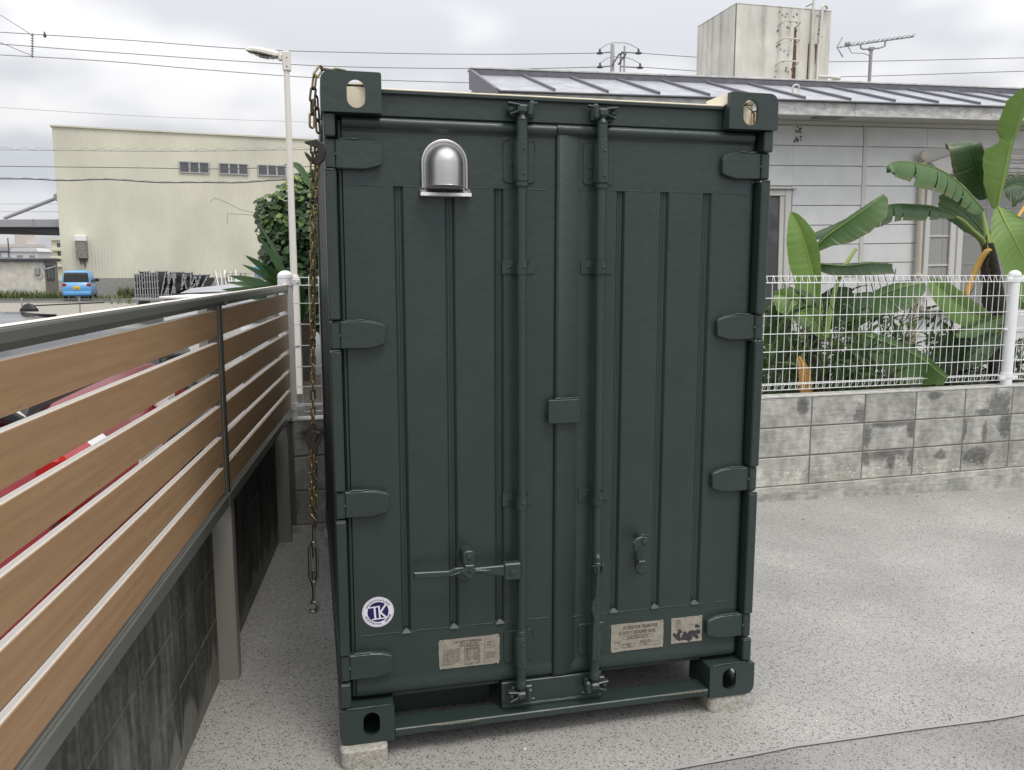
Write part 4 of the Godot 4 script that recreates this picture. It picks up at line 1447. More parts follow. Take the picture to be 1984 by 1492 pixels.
func hatchback(T: Node3D, paint: Material, roof: Material, L: float, hw: float, belt: float, top: float, tail_h: float) -> Node3D:
	# local: +x forward, rear bumper at x = 0, +z the right-hand side
	var body := car_loft([[0.0, .26, .62, hw * .90, 0.0], [.03, .22, .70, hw * .97, 0.0], [.08, .20, belt - .02, hw * .985, .01], [.22, .20, belt, hw, .02], [L * .35, .18, belt - .01, hw, .02], [L * .62, .18, belt - .03, hw, .02], [L * .76, .20, belt - .10, hw * .985, .03], [L * .90, .22, belt - .22, hw * .95, .06], [L * .98, .26, belt - .36, hw * .85, .10], [L, .30, belt - .48, hw * .76, .10]])
	var b := obj("body", body, paint, T)
	var cab := car_loft([[.10, belt - .06, belt + .01, hw * .93, .02], [.20, belt - .06, lerpf(belt, top, .55), hw * .93, .08], [.34, belt - .06, top - .03, hw * .93, .12], [.55, belt - .06, top, hw * .93, .13], [L * .42, belt - .06, top + .005, hw * .93, .13], [L * .58, belt - .06, top - .05, hw * .93, .13], [L * .70, belt - .08, lerpf(belt, top, .4), hw * .93, .10], [L * .78, belt - .12, belt - .08, hw * .90, .04]])
	var c := obj("cabin", cab, roof, T)
	# panes stand a little proud of the cabin
	var hs := hw * .93
	obj("rear_window", MB.new().grid([[V(.098, belt + .015, -hs * .80), V(.088, belt + .015, 0), V(.098, belt + .015, hs * .80)], [V(.182, lerpf(belt, top, .52), -hs * .78), V(.172, lerpf(belt, top, .52), 0), V(.182, lerpf(belt, top, .52), hs * .78)], [V(.295, top - .075, -hs * .70), V(.283, top - .07, 0), V(.295, top - .075, hs * .70)]], V(-1, .3, 0), true), M.car_glass, T)
	for s in [-1, 1]:
		var y1 := belt + .02
		var y2 := top - .075
		for q in [[.46, L * .40], [L * .41, L * .62]]:
			var zb: float = s * (hs * .985 + .004)
			var zt: float = s * (hs * .885 + .004)
			obj("side_window", MB.new().grid([[V(q[0], y1, zb), V(q[1] + .06, y1, zb)], [V(q[0] + .02, y2, zt), V(q[1], y2 - (.03 if q[1] > L * .5 else 0.0), zt)]], V(0, 0, s)), M.car_glass, T)
		var tl := obj("tail_light", MB.new().bb(-.004, .085, tail_h - .15, tail_h + .05, s * hw * .66, s * hw * .955, .02), M.tail, T)
		obj("reversing_lens", MB.new().bb(-.008, .05, tail_h - .02, tail_h + .04, s * hw * .50, s * hw * .68, .012), M.tail_white, tl)
		obj("headlight", MB.new().bb(L - .22, L - .03, belt - .42, belt - .28, s * hw * .50, s * hw * .86, .04), M.tail_white, T)
		obj("door_mirror", MB.new().bb(L * .64, L * .70, belt + .0, belt + .11, s * (hw - .01), s * (hw + .16), .03), roof, T)
	obj("windscreen", MB.new().grid([[V(L * .60, top - .06, -hs * .70), V(L * .60 + .02, top - .06, hs * .70)], [V(L * .765, belt - .02, -hs * .80), V(L * .765 + .02, belt - .02, hs * .80)]], V(1, .5, 0)), M.car_glass, T)
	add_wheels(T, .62, L - .68, hw)
	return b

func build_cars() -> void:
	var R := thing("red_hatchback", "red hatchback with a black roof parked close behind the slatted fence", "car", V(-1.40, 0, -3.08), PI + .17)
	hatchback(R, M.red, M.roof_paint, 3.7, .83, 1.19, 1.405, 1.01)
	var an := MB.new()
	an.lathe([W2(.024, 0), W2(.022, .012), W2(.011, .03), W2(0, .036)], V(.56, 1.400, .56), Basis.from_scale(V(1.6, 1, .6)), 10)
	an.tube([V(.56, 1.424, .56), V(.26, 1.436, .56)], .003, 6)
	obj("roof_aerial", an, M.black, R)
	for s in [-1, 1]: obj("roof_groove", MB.new().tube([V(.40, 1.3905, s * .40), V(.75, 1.405, s * .42), V(1.6, 1.41, s * .42)], .006, 5), M.black, R)
	var np := obj("number_plate", MB.new().bb(-.022, -.012, .74, .905, -.10, .23, .004), M.plate_white, R)
	for k in [["7", -.01], ["10", .07]]:
		var o := obj("plate_digit", text_mesh(k[0], .085, true, .001), M.ink, np)
		o.transform = txf(Basis(V(0, 1, 0), -PI / 2), -.0228, .80, k[1])
	obj("tailgate_letters", MB.new().bb(-.004, .02, .952, .985, -.40, -.385).bb(-.004, .02, .952, .985, -.375, -.36).bb(-.004, .02, .952, .985, -.35, -.335).bb(-.004, .02, .952, .985, -.325, -.31), M.tail_white, R)
	obj("wiper", MB.new().tube([V(.10, 1.13, 0), V(.135, 1.17, .18), V(.15, 1.175, .34)], .008, 6), M.black, R)
	var K := thing("black_car", "black car parked tail to the slatted fence beyond the red hatchback", "car", V(-1.72, 0, -4.5), PI + .12)
	hatchback(K, M.black_paint, M.black_paint, 3.45, .70, .98, 1.285, .86)
	var S := thing("silver_car", "silver grey car parked far behind the end of the slatted fence", "car", V(-1.75, 0, -10.1), PI)
	hatchback(S, M.silver, M.silver, 3.4, .73, 1.02, 1.405, .92)
	var C := thing("white_cabinet", "white steel storage cabinet behind the fence joint", "cabinet", V(-2.09, 0, -5.65), 0.0)
	obj("cabinet_body", MB.new().bb(-.17, .17, 0, 1.385, -.25, .25, .008), M.white, C)
	obj("cabinet_lid", MB.new().bb(-.185, .185, 1.3855, 1.402, -.265, .265, .004), M.white, C)
	for y in [.35, .70, 1.05]: obj("cabinet_drawer", MB.new().bb(-.155, .155, y - .16, y + .16, .2505, .262, .004), M.white, C)

# ---------------------------------------------------------------- house on the right
func house_part(H: Node3D, called: String, b, m: Material) -> MeshInstance3D: return obj(called, b, m, H)

func build_house() -> void:
	var H := thing("house", "single-storey house with white lap siding and a blue-grey standing seam roof", "house", V(3.339, 0, -8.35))
	H.basis = Basis(V(0, 1, 0), .2443) * Basis(V(0, 0, 1), .02)
	obj("wall", MB.new().bb(-3.45, 7.0, -.4, 2.98, -6.0, -.006).bb(-3.45, 7.0, 2.981, 3.36, -6.0, -.70), M.trim, H)
	var ys := [2.946, 2.757, 2.57, 2.382, 2.195, 2.007, 1.82, 1.632, 1.443, 1.254, 1.062, .866, .69, .50, .31, .12, -.1]
	for r in ys.size() - 1:
		var runs := [[-3.45, -1.52], [-1.52, -.62], [-.62, .138], [.186, .868], [.868, 2.75], [2.75, 5.0]]
		for s in runs:
			var y1: float = ys[r] - .004
			var y0: float = ys[r + 1] + .002
			if s[0] == -1.52:
				if y0 < 2.36 and y1 > 1.05: continue
			if s[0] == .868:
				if y0 < 2.69 and y1 > 1.15: continue
			var m := MB.new()
			m.box(V((s[0] + s[1]) * .5, (y0 + y1) * .5, .004), V(s[1] - s[0] - .001, y1 - y0, .018), .003, Basis(V(1, 0, 0), -.02))
			obj("siding_board", m, M.siding, H)
	obj("corner_trim", MB.new().bb(.139, .185, -.1, 2.946, -.004, .022, .003), M.trim, H)
	# eave: soffit, beam, fascia
	obj("soffit", MB.new().bb(-3.55, 7.1, 2.985, 3.0, -.004, .428), M.trim, H)
	obj("eave_beam", MB.new().bb(-3.45, 7.0, 2.948, 2.984, -.003, .035, .003), M.trim, H)
	var x := -3.58
	for w in [2.05, 1.25, 2.35, 2.4, 2.4]:
		obj("fascia_board", MB.new().bb(x, x + w - .003, 2.955, 3.073, .429, .450, .004), M.fascia, H)
		x += w
	var nails := RandomNumberGenerator.new()
	nails.seed = 2
	for k in 14:
		obj("nail_head", MB.new().lathe([W2(0, 0), W2(.006, 0), W2(.006, .002), W2(0, .002)], V(-1.5 + k * .3, nails.randf_range(3.0, 3.05), .4495), Basis(V(1, 0, 0), PI / 2), 8), M.spot, H)
	for k in 6:
		var pts := []
		var cx := nails.randf_range(-.6, 1.6)
		var cy := nails.randf_range(2.965, 3.0)
		for i in 9: pts.append(W2(cx, cy) + W2(cos(i * TAU / 9) * .045, sin(i * TAU / 9) * .009) * nails.randf_range(.4, 1.2))
		obj("paint_flake", MB.new().prism(pts, .450, .4508), M.pipe, H)
	obj("soffit_vent", MB.new().bb(-.55, -.28, 2.972, 2.984, .16, .40, .003), M.screen, H)
	# roof of seamed sheets
	var a := V(0, 3.082, .475)
	var b := V(0, 3.415, -.545)
	var dir := (b - a).normalized()
	var nrm := V(0, -dir.z, dir.y).normalized()
	if nrm.y < 0: nrm = -nrm
	var Bz := Basis(V(1, 0, 0), nrm, V(1, 0, 0).cross(nrm).normalized())
	var len := a.distance_to(b)
	for k in 22:
		var u := -3.60 + k * .4655
		obj("roof_sheet", MB.new().box((a + b) * .5 + V(u + .2327, 0, 0), V(.462, .012, len), .002, Bz), M.roof, H)
		if k > 0: obj("roof_seam", MB.new().box((a + b) * .5 + V(u, 0, 0) + nrm * .016, V(.019, .028, len - .03), .004, Bz), M.seam, H)
	obj("drip_edge", MB.new().bb(-3.6, 6.64, 3.0735, 3.080, .44, .482, .002), M.seam, H)
	obj("ridge_cap", MB.new().bb(-3.63, 6.7, 3.408, 3.476, -.60, -.545, .006), M.ridge, H)
	obj("ridge_top", MB.new().bb(-3.63, 6.7, 3.4765, 3.494, -.70, -.538, .003), M.fascia, H)
	obj("barge_board", MB.new().prism([W2(-.475, 3.03), W2(-.475, 3.10), W2(.60, 3.49), W2(.60, 3.30)], -.012, .012, txf(Basis(V(0, 1, 0), PI / 2), -3.625, 0, 0)), M.seam, H)
	obj("verge_board", MB.new().prism([W2(-.40, 3.0), W2(-.40, 3.06), W2(.56, 3.40), W2(.56, 3.0)], -.01, .01, txf(Basis(V(0, 1, 0), PI / 2), -3.46, 0, 0)), M.beige_wood, H)
	obj("flat_roof", MB.new().bb(-3.5, 7.0, 3.3605, 3.40, -6.1, -.705), M.concrete, H)
	var eye := MB.new()
	var rp := []
	for i in 14: rp.append(a + (b - a) * .34 + V(-.70, 0, 0) + nrm * (.055 + sin(i * TAU / 14) * .036) + V(cos(i * TAU / 14) * .036, 0, 0))
	eye.ring(rp, .008, 6)
	eye.box(a + (b - a) * .34 + V(-.72, 0, 0) + nrm * .012, V(.13, .014, .05), .003, Bz)
	obj("snow_eye", eye, M.trim, H)
	# window at the left, partly behind the container
	var w1 := obj("window", MB.new().bb(-1.52, -.66, 1.05, 2.33, -.004, .004), M.glass_dark, H)
	for q in [[-.705, -.64, 1.04, 2.345, .034], [-1.52, -1.45, 1.04, 2.345, .034], [-1.449, -.706, 2.285, 2.345, .030], [-1.449, -.706, 1.04, 1.10, .030], [-.755, -.706, 1.101, 2.284, .020]]:
		obj("frame", MB.new().bb(q[0], q[1], q[2], q[3], .0045, q[4], .004), M.trim, w1)
	obj("head_flashing", MB.new().bb(-1.56, -.60, 2.346, 2.366, -.002, .06, .004), M.trim, w1)
	# sliding window at the right
	var w2 := obj("window", MB.new().bb(.93, 1.19, 1.28, 2.47, -.004, .003), M.glass_curtain, H)
	obj("frame", MB.new().bb(.872, .93, 1.20, 2.49, -.003, .045, .004), M.trim, w2)
	obj("frame", MB.new().bb(1.19, 1.262, 1.28, 2.47, .0035, .030, .004), M.trim, w2)
	obj("frame", MB.new().bb(1.262, 1.33, 1.20, 2.49, -.003, .045, .004), M.trim, w2)
	for y in [1.593, 1.886, 2.18]: obj("glazing_bar", MB.new().bb(.931, 1.189, y - .008, y + .008, .0035, .014, .002), M.trim, w2)
	for q in [[.945, .985], [1.03, 1.06], [1.11, 1.15]]: obj("curtain_fold", MB.new().lathe([W2((q[1] - q[0]) * .5, 1.29), W2((q[1] - q[0]) * .6, 2.46)], V((q[0] + q[1]) * .5, 0, -.012), Basis(), 10), M.glass_curtain, w2)
	obj("sill", MB.new().bb(.85, 1.36, 1.135, 1.199, -.003, .10, .006).bb(.86, 1.35, 1.2, 1.279, .0, .045, .004), M.trim, w2)
	var w3 := obj("insect_screen", MB.new().bb(1.331, 2.55, 1.15, 2.47, -.004, .012), M.screen, H)
	for y in [1.60, 1.885, 2.17]: obj("glazing_bar", MB.new().bb(1.332, 2.549, y - .004, y + .004, .0125, .016), M.glass_curtain, w3)
	obj("glazing_bar", MB.new().bb(1.63, 1.638, 1.151, 2.469, .0125, .017), M.glass_curtain, w3)
	obj("frame", MB.new().bb(2.551, 2.62, 1.15, 2.49, -.003, .04, .004), M.trim, w3)
	# shutter box with its ribs
	var sb := obj("shutter_box", MB.new().prism([W2(.86, 2.602), W2(1.13, 2.688), W2(2.75, 2.69), W2(2.75, 2.492), W2(1.07, 2.495), W2(.95, 2.545)], -.003, .085, Transform3D(), .006), M.trim, H)
	for y in [2.525, 2.565, 2.615, 2.652]: obj("shutter_rib", MB.new().bb(1.12, 2.74, y - .0125, y + .0125, .0855, .102, .006), M.fascia, sb)
	# vent pipe down the wall
	var pp := MB.new()
	pp.tube([V(.795, .55, .055), V(.795, 2.56, .055), V(.79, 2.62, .055), V(.775, 2.655, .075), V(.770, 2.665, .10)], .032, 14)
	var vp := obj("vent_pipe", pp, M.pipe, H)
	obj("pipe_cowl", MB.new().lathe([W2(.030, -.03), W2(.050, -.02), W2(.054, .0), W2(.050, .014), W2(.03, .022), W2(0, .024)], V(.768, 2.668, .105), Basis(V(1, 0, 0), PI / 2), 16), M.pipe, vp)
	for y in [.9, 1.5, 2.1]: obj("pipe_clip", MB.new().bb(.755, .835, y - .012, y + .012, .012, .094, .004), M.pipe, vp)
	var wm := MB.new()
	var q := RandomNumberGenerator.new()
	q.seed = 15
	for k in 16:
		var pts := []
		var c := W2(-.585 + q.randf_range(-.03, .035), 2.86 + q.randf_range(-.075, .075))
		for i in 7: pts.append(c + Vector2.from_angle(i * TAU / 7) * q.randf_range(.005, .018))
		wm.prism(pts, .012, .0150 + k * .00008)
	obj("knot_hole", wm, M.spot, H).set_meta("kind", "stuff")

func build_tank() -> void:
	var T := thing("water_tank", "stained pale concrete water tank box on the house roof", "water tank", V(3.07, 3.3, -12.0), .2443)
	var W := 1.484
	var D := 1.165
	obj("tank_box", MB.new().bb(0, W, 0.0, 1.872, -D, 0, .006), M.tank, T)
	obj("tank_lid", MB.new().bb(-.004, W + .004, 1.8725, 1.888, -D - .004, .004, .004), M.tank, T)
	obj("edge_seam", MB.new().bb(-.0035, .009, .0, 1.872, -.012, .0035, .002), M.spot, T)
	for k in 3:
		var y: float = [1.668, 1.437, 1.138][k]
		obj("ladder_rung", MB.new().tube([V(.66 - k * .01, y - .035, .0), V(.665 - k * .01, y - .02, .05), V(.72, y + .015, .075), V(.95, y + .01, .075), V(.955, y, .06), V(.93, y - .045, .0)], .011, 6), M.tank, T)
	obj("water_pipe", MB.new().tube([V(1.165, -.2, .03), V(1.17, 2.2, .03)], .017, 8), M.tank, T)
	obj("water_pipe", MB.new().tube([V(1.28, -.2, .03), V(1.285, 1.40, .03), V(1.30, 1.42, .03), V(1.315, 1.90, .03), V(1.33, 1.935, .03), V(1.375, 1.935, .03), V(1.39, 1.89, .03)], .020, 8), M.tank, T)
	obj("water_pipe", MB.new().tube([V(1.29, .98, .04), V(1.56, .975, .04), V(1.62, .97, .03)], .020, 8).lathe([W2(0, -.03), W2(.028, -.028), W2(.028, .028), W2(0, .03)], V(1.62, .97, .03), Basis(V(0, 0, 1), PI / 2), 10).tube([V(1.60, .97, .03), V(1.49, .92, -.1)], .016, 8), M.tank, T)
	obj("pipe_stay", MB.new().tube([V(1.165, 1.95, .03), V(1.06, 1.90, .02)], .008, 6), M.spot, T)
	obj("rust_streak", MB.new().prism([W2(.905, 1.62), W2(.93, 1.63), W2(.945, 1.45), W2(.955, 1.2), W2(.955, .5), W2(.89, .5), W2(.90, 1.2), W2(.905, 1.4)], .0, .0035), M.rust, T)
	obj("rust_streak", MB.new().prism([W2(1.135, 1.42), W2(1.152, 1.43), W2(1.152, 1.1), W2(1.148, .5), W2(1.13, .5), W2(1.132, 1.1)], .0, .003), M.rust, T)
	obj("rust_streak", MB.new().prism([W2(1.235, 1.42), W2(1.275, 1.425), W2(1.268, 1.34), W2(1.262, 1.15), W2(1.253, 1.15), W2(1.25, 1.34)], .0, .003), M.rust, T)
	var q := RandomNumberGenerator.new()
	q.seed = 23
	var m := MB.new()
	for k in 46:
		var c := W2([.66, .80, .90, 1.31][k % 4] + q.randf_range(-.05, .05), q.randf_range(.9, 1.86))
		var pts := []
		for i in 7: pts.append(c + W2(cos(i * TAU / 7) * .016, sin(i * TAU / 7) * .018) * q.randf_range(.35, 1.0))
		m.prism(pts, .0, .0040 + k * .00003)
	obj("peeled_spots", m, M.spot, T).set_meta("kind", "stuff")
	# aerial
	var A := thing("tv_aerial", "grey television aerial on a mast rising from the house roof", "antenna", V(4.33, 3.35, -10.5), .1)
	obj("mast", MB.new().tube([V(0, -.1, 0), V(0, .865, 0)], .021, 8), M.grey_steel, A)
	var b0 := V(-.43, .862, 0)
	var b1 := V(.53, 1.012, 0)
	obj("boom", MB.new().tube([b0, b1], .012, 6), M.galv, A)
	obj("boom_bracket", MB.new().tube([V(-.135, .905, 0), V(-.13, .86, 0), V(-.10, .848, 0), V(.10, .865, 0), V(.17, .89, 0), V(.175, .955, 0)], .011, 6).bb(-.03, .03, .835, .875, -.03, .03, .006), M.galv, A)
	for k in 14:
		var p := b0.lerp(b1, .12 + k * .065)
		obj("director", MB.new().tube([p + V(0, .008, -.09), p + V(0, .008, .09)], .0045, 5), M.galv, A)
	obj("reflector", MB.new().tube([b0 + V(.06, .115, 0), b0, b0 + V(.08, -.11, 0)], .008, 5), M.galv, A)
	obj("feed_box", MB.new().box(b0 + V(.13, .045, 0), V(.06, .04, .05), .008), M.galv, A)
	obj("feed_cable", MB.new().tube([b0 + V(.13, .02, 0), V(-.24, .80, 0), V(-.08, .80, 0), V(-.015, .76, .02), V(-.022, .0, .02)], .005, 5), M.cable_grey, A)

# ---------------------------------------------------------------- lamp, warehouse, far things, wires
func build_lamp() -> void:
	var T := thing("street_lamp", "cream lamp post with a flat white lamp head beside the leafy shrub", "street lamp", V(-1.87, 0, -7.2))
	obj("pole", MB.new().lathe([W2(.030, 1.54), W2(.0265, 2.4), W2(.0235, 3.22)], Vector3.ZERO, Basis(), 16), M.lamp_cream, T)
	obj("pole_base", MB.new().lathe([W2(.044, -.05), W2(.044, 1.48), W2(.041, 1.505), W2(.031, 1.53), W2(.029, 1.545)], Vector3.ZERO, Basis(), 16), M.lamp_cream, T)
	obj("lamp_bracket", MB.new().bb(-.028, .034, 3.20, 3.36, -.03, .03, .008).bb(-.065, -.027, 3.285, 3.335, -.02, .02, .006), M.lamp_cream, T)
	for y in [3.235, 3.305]: obj("screw", MB.new().lathe([W2(0, 0), W2(.007, 0), W2(.005, .004), W2(0, .004)], V(.012, y, .0295), Basis(V(1, 0, 0), PI / 2), 8), M.spot, T)
	var B := Basis(V(0, 0, 1), -.19)
	var hx := txf(B, -.185, 3.345, 0)
	var hd := MB.new()
	var rows := []
	for q in [[-.135, .022, .006], [-.120, .055, .022], [-.02, .075, .034], [.09, .060, .036], [.125, .036, .030]]:
		var row := []
		for k in [[-1.0, -.35], [-1.0, .25], [-.72, .85], [-.3, 1.0], [.3, 1.0], [.72, .85], [1.0, .25], [1.0, -.35]]: row.append(V(q[0], q[2] * k[1] + .004, q[1] * k[0]))
		rows.append(row)
	hd.grid(rows, V(0, 1, 0))
	for e in [0, 4]: hd.poly(rows[e], V(0, 0, 0))
	hd.tube([V(-.125, -.006, .055), V(.115, -.008, .055)], .008, 6).tube([V(-.125, -.006, -.055), V(.115, -.008, -.055)], .008, 6).tube([V(-.128, -.006, .052), V(-.128, -.006, -.052)], .008, 6)
	var h := obj("lamp_head", hd, M.lamp_cream, T, hx)
	obj("lamp_lens", MB.new().grid([[V(-.118, -.008, -.048), V(-.118, -.008, .048)], [V(-.07, -.026, -.046), V(-.07, -.026, .046)], [V(.07, -.026, -.046), V(.07, -.026, .046)], [V(.112, -.008, -.048), V(.112, -.008, .048)]], V(0, -1, 0)), M.glass_curtain, h)
	obj("lamp_tube", MB.new().tube([V(-.03, -.029, 0), V(.05, -.029, 0)], .012, 8), M.steel, h)

func build_warehouse() -> void:
	var T := thing("warehouse", "large cream ribbed warehouse with a row of three small windows", "warehouse", V(-24.62, 0, -46), .356)
	T.basis = Basis(V(0, 1, 0), .356)
	var L := 40.0
	var H := 9.13
	var rows := []
	var u := 0.0
	while u < L:
		for q in [[0.0, 0.0], [.028, .015], [.058, .015], [.086, 0.0]]:
			rows.append([V(u + q[0], 1.06, q[1]), V(u + q[0], H - .0012 * (u + q[0]), q[1])])
		u += .165
	obj("ribbed_wall", MB.new().grid(rows, V(0, 0, 1)), M.cladding, T)
	obj("wall", MB.new().bb(0.02, L, .2, H - .2, -22, -.02), M.cladding, T)
	obj("plinth", MB.new().bb(.0, L, -.3, 1.05, -22, .03), M.concrete, T)
	obj("roof_edge", MB.new().bb(-.08, L, H - .02, H + .06, -22, .10), M.cladding, T)
	for k in 3:
		var x: float = [6.30, 8.42, 10.55][k]
		var w := obj("window", MB.new().bb(x, x + 1.50, 7.0, 7.52, .03, .045), M.screen, T)
		w.set_meta("label", ["leftmost window of the three", "middle window of the three", "rightmost window, cut by the lamp post"][k])
		obj("frame", MB.new().bb(x - .06, x + 1.56, 6.94, 7.0, .03, .09).bb(x - .06, x + 1.56, 7.52, 7.58, .03, .09).bb(x - .06, x, 7.001, 7.519, .03, .09).bb(x + 1.50, x + 1.56, 7.001, 7.519, .03, .09).bb(x + .45, x + .54, 7.001, 7.519, .0455, .085).bb(x + .96, x + 1.05, 7.001, 7.519, .0455, .085), M.window_grey, w)
		for i in 3: obj("pane", MB.new().bb(x + .008 + i * .51, x + .445 + i * .51, 7.01, 7.51, .046, .052), M.glass_dark, w)
	var hd := obj("ventilation_hood", MB.new().prism([W2(0.03, 2.15), W2(.03, 3.35), W2(.35, 3.30), W2(.52, 3.05), W2(.52, 2.15)], -.27, .27, txf(Basis(V(0, 1, 0), -PI / 2), 1.05, 0, .0)), M.pipe_brown, T)
	obj("hood_cap", MB.new().bb(.76, 1.34, 3.06, 3.38, .02, .56, .03), M.white, hd)
	obj("dirt_streak", MB.new().prism([W2(.80, 2.15), W2(1.30, 2.15), W2(1.28, 1.9), W2(1.22, 2.02), W2(1.15, 1.6), W2(1.05, 1.95), W2(.95, 1.75), W2(.88, 2.0)], .029, .0325), M.shed_side, T)
	# canopy held by a slanting strut
	var C := thing("loading_canopy", "grey steel canopy with a slanting strut at the left end of the warehouse", "canopy", V(-24.9, 0, -47))
	obj("canopy_fascia", MB.new().bb(-9, -.05, 3.86, 4.30, -.3, 0, .03), M.grey_steel, C)
	obj("canopy_deck", MB.new().prism([W2(-9, 3.84), W2(-9, 3.90), W2(-.06, 3.90), W2(-.06, 3.42), W2(-2.7, 3.70)], -9.0, -.31), M.dark_steel, C)
	obj("strut", MB.new().tube([V(-3.35, 4.36, -.15), V(-.15, 5.54, -.15)], .10, 10), M.grey_steel, C)
	obj("strut_plate", MB.new().box(V(-.22, 5.55, -.15), V(.5, .38, .2), .04, Basis(V(0, 0, 1), .35)), M.grey_steel, C)
	for x in [-1.7, -.3]: obj("gutter_joint", MB.new().bb(x, x + .06, 3.85, 4.31, .001, .03), M.galv, C)
	# shed
	var S := thing("shed", "low pale shed with a rust streak at the left edge", "shed", V(-24.5, 0, -44))
	obj("wall", MB.new().bb(-9, 0, .0, 1.95, -1.25, 0), M.shed, S)
	obj("side_panel", MB.new().bb(.001, .03, .0, 1.93, -1.25, -.02), M.shed_side, S)
	obj("roof", MB.new().bb(-9.2, .16, 1.96, 2.10, -1.4, .22, .02), M.dark_steel, S)
	obj("roof_sheet", MB.new().bb(-9.1, .1, 2.101, 2.14, -1.3, .0), M.far_grey, S)
	var w := obj("window", MB.new().bb(.031, .045, 1.02, 1.72, -.80, -.20), M.glass_dark, S)
	obj("frame", MB.new().bb(.031, .06, .97, 1.019, -.86, -.14).bb(.031, .06, 1.721, 1.77, -.86, -.14).bb(.031, .06, 1.02, 1.72, -.86, -.801).bb(.031, .06, 1.02, 1.72, -.199, -.14).bb(.046, .056, 1.021, 1.719, -.52, -.48), M.dark_steel, w)
	obj("meter_box", MB.new().bb(-.45, -.20, 1.24, 1.62, .001, .16, .03), M.screen, S)
	obj("conduit", MB.new().tube([V(-.12, 1.9, .05), V(-.08, 1.5, .05), V(-.10, 1.15, .05), V(-.25, 1.10, .06), V(-.30, 1.2, .06)], .025, 6).tube([V(.02, 1.75, .04), V(.06, 1.55, .0), V(.06, 1.62, -.45), V(.06, 1.72, -1.0)], .025, 6), M.far_white, S)
	obj("rust_streak", MB.new().prism([W2(-2.50, 1.92), W2(-2.38, 1.92), W2(-2.36, 1.3), W2(-2.40, .8), W2(-2.46, 1.25)], .0, .004), M.rust, S)
	obj("tyre", MB.new().lathe([W2(.13, -.08), W2(.28, -.08), W2(.30, 0), W2(.28, .08), W2(.13, .08)], V(-1.35, .32, .35), Basis(V(1, 0, 0), PI / 2 - .2), 20), M.far_grey, S)

func build_van() -> void:
	var T := thing("blue_van", "small light blue van parked tail towards us in front of the warehouse", "van", V(-21.62, 0, -41.6), PI / 2 + .36)
	T.scale = V(.9, .9, .9)
	# local: +x forward, rear at x = 0
	var hw := .72
	var b := car_loft([[0.0, .30, .70, hw * .95, 0], [.04, .25, 1.0, hw, 0], [.10, .24, 1.02, hw, 0], [2.4, .24, 1.0, hw, 0], [2.9, .26, .92, hw, .05], [3.25, .30, .78, hw * .92, .1]])
	obj("body", b, M.blue, T)
	obj("cabin", car_loft([[.06, .95, 1.0, hw * .97, .02], [.12, .95, 1.45, hw * .98, .05], [.22, .95, 1.60, hw * .98, .08], [.45, .95, 1.66, hw * .98, .10], [2.0, .95, 1.66, hw * .98, .10], [2.35, .95, 1.50, hw * .98, .1], [2.75, .93, 1.05, hw * .97, .05]]), M.blue, T)
	obj("rear_window", MB.new().grid([[V(.055, 1.02, -.64), V(.055, 1.02, .64)], [V(.110, 1.45, -.60), V(.110, 1.45, .60)], [V(.165, 1.545, -.56), V(.165, 1.545, .56)]], V(-1, .2, 0)), M.car_glass, T)
	for s in [-1, 1]:
		obj("tail_light", MB.new().bb(-.012, .12, .80, .95, s * .50, s * .715, .02), M.tail, T)
		for q in [[.35, 1.0], [1.08, 1.75], [1.82, 2.35]]:
			obj("side_window", MB.new().grid([[V(q[0], 1.04, s * (hw * .98 + .004)), V(q[1] + (.2 if q[0] > 1.5 else 0.0), 1.04, s * (hw * .98 + .004))], [V(q[0] + .02, 1.50, s * (hw * .875 + .004)), V(q[1] - (.05 if q[0] > 1.5 else 0.0), 1.50, s * (hw * .875 + .004))]], V(0, 0, s)), M.car_glass, T)
		obj("door_mirror", MB.new().bb(2.25, 2.34, 1.02, 1.20, s * hw, s * (hw + .20), .03), M.black, T)
	var np := obj("number_plate", MB.new().bb(-.025, -.012, .62, .80, -.17, .17, .005), M.plate_yellow, T)
	var d := obj("plate_digit", text_mesh("73-07", .085, true, .001), M.ink, np)
	d.transform = txf(Basis(V(0, 1, 0), -PI / 2), -.026, .675, 0)
	obj("bumper", MB.new().bb(-.05, .25, .28, .50, -.70, .70, .05), M.blue, T)
	obj("wiper", MB.new().tube([V(.04, 1.0, .0), V(.06, 1.10, -.10), V(.07, 1.13, -.22)], .012, 5), M.black, T)
	add_wheels(T, .55, 2.75, .72)

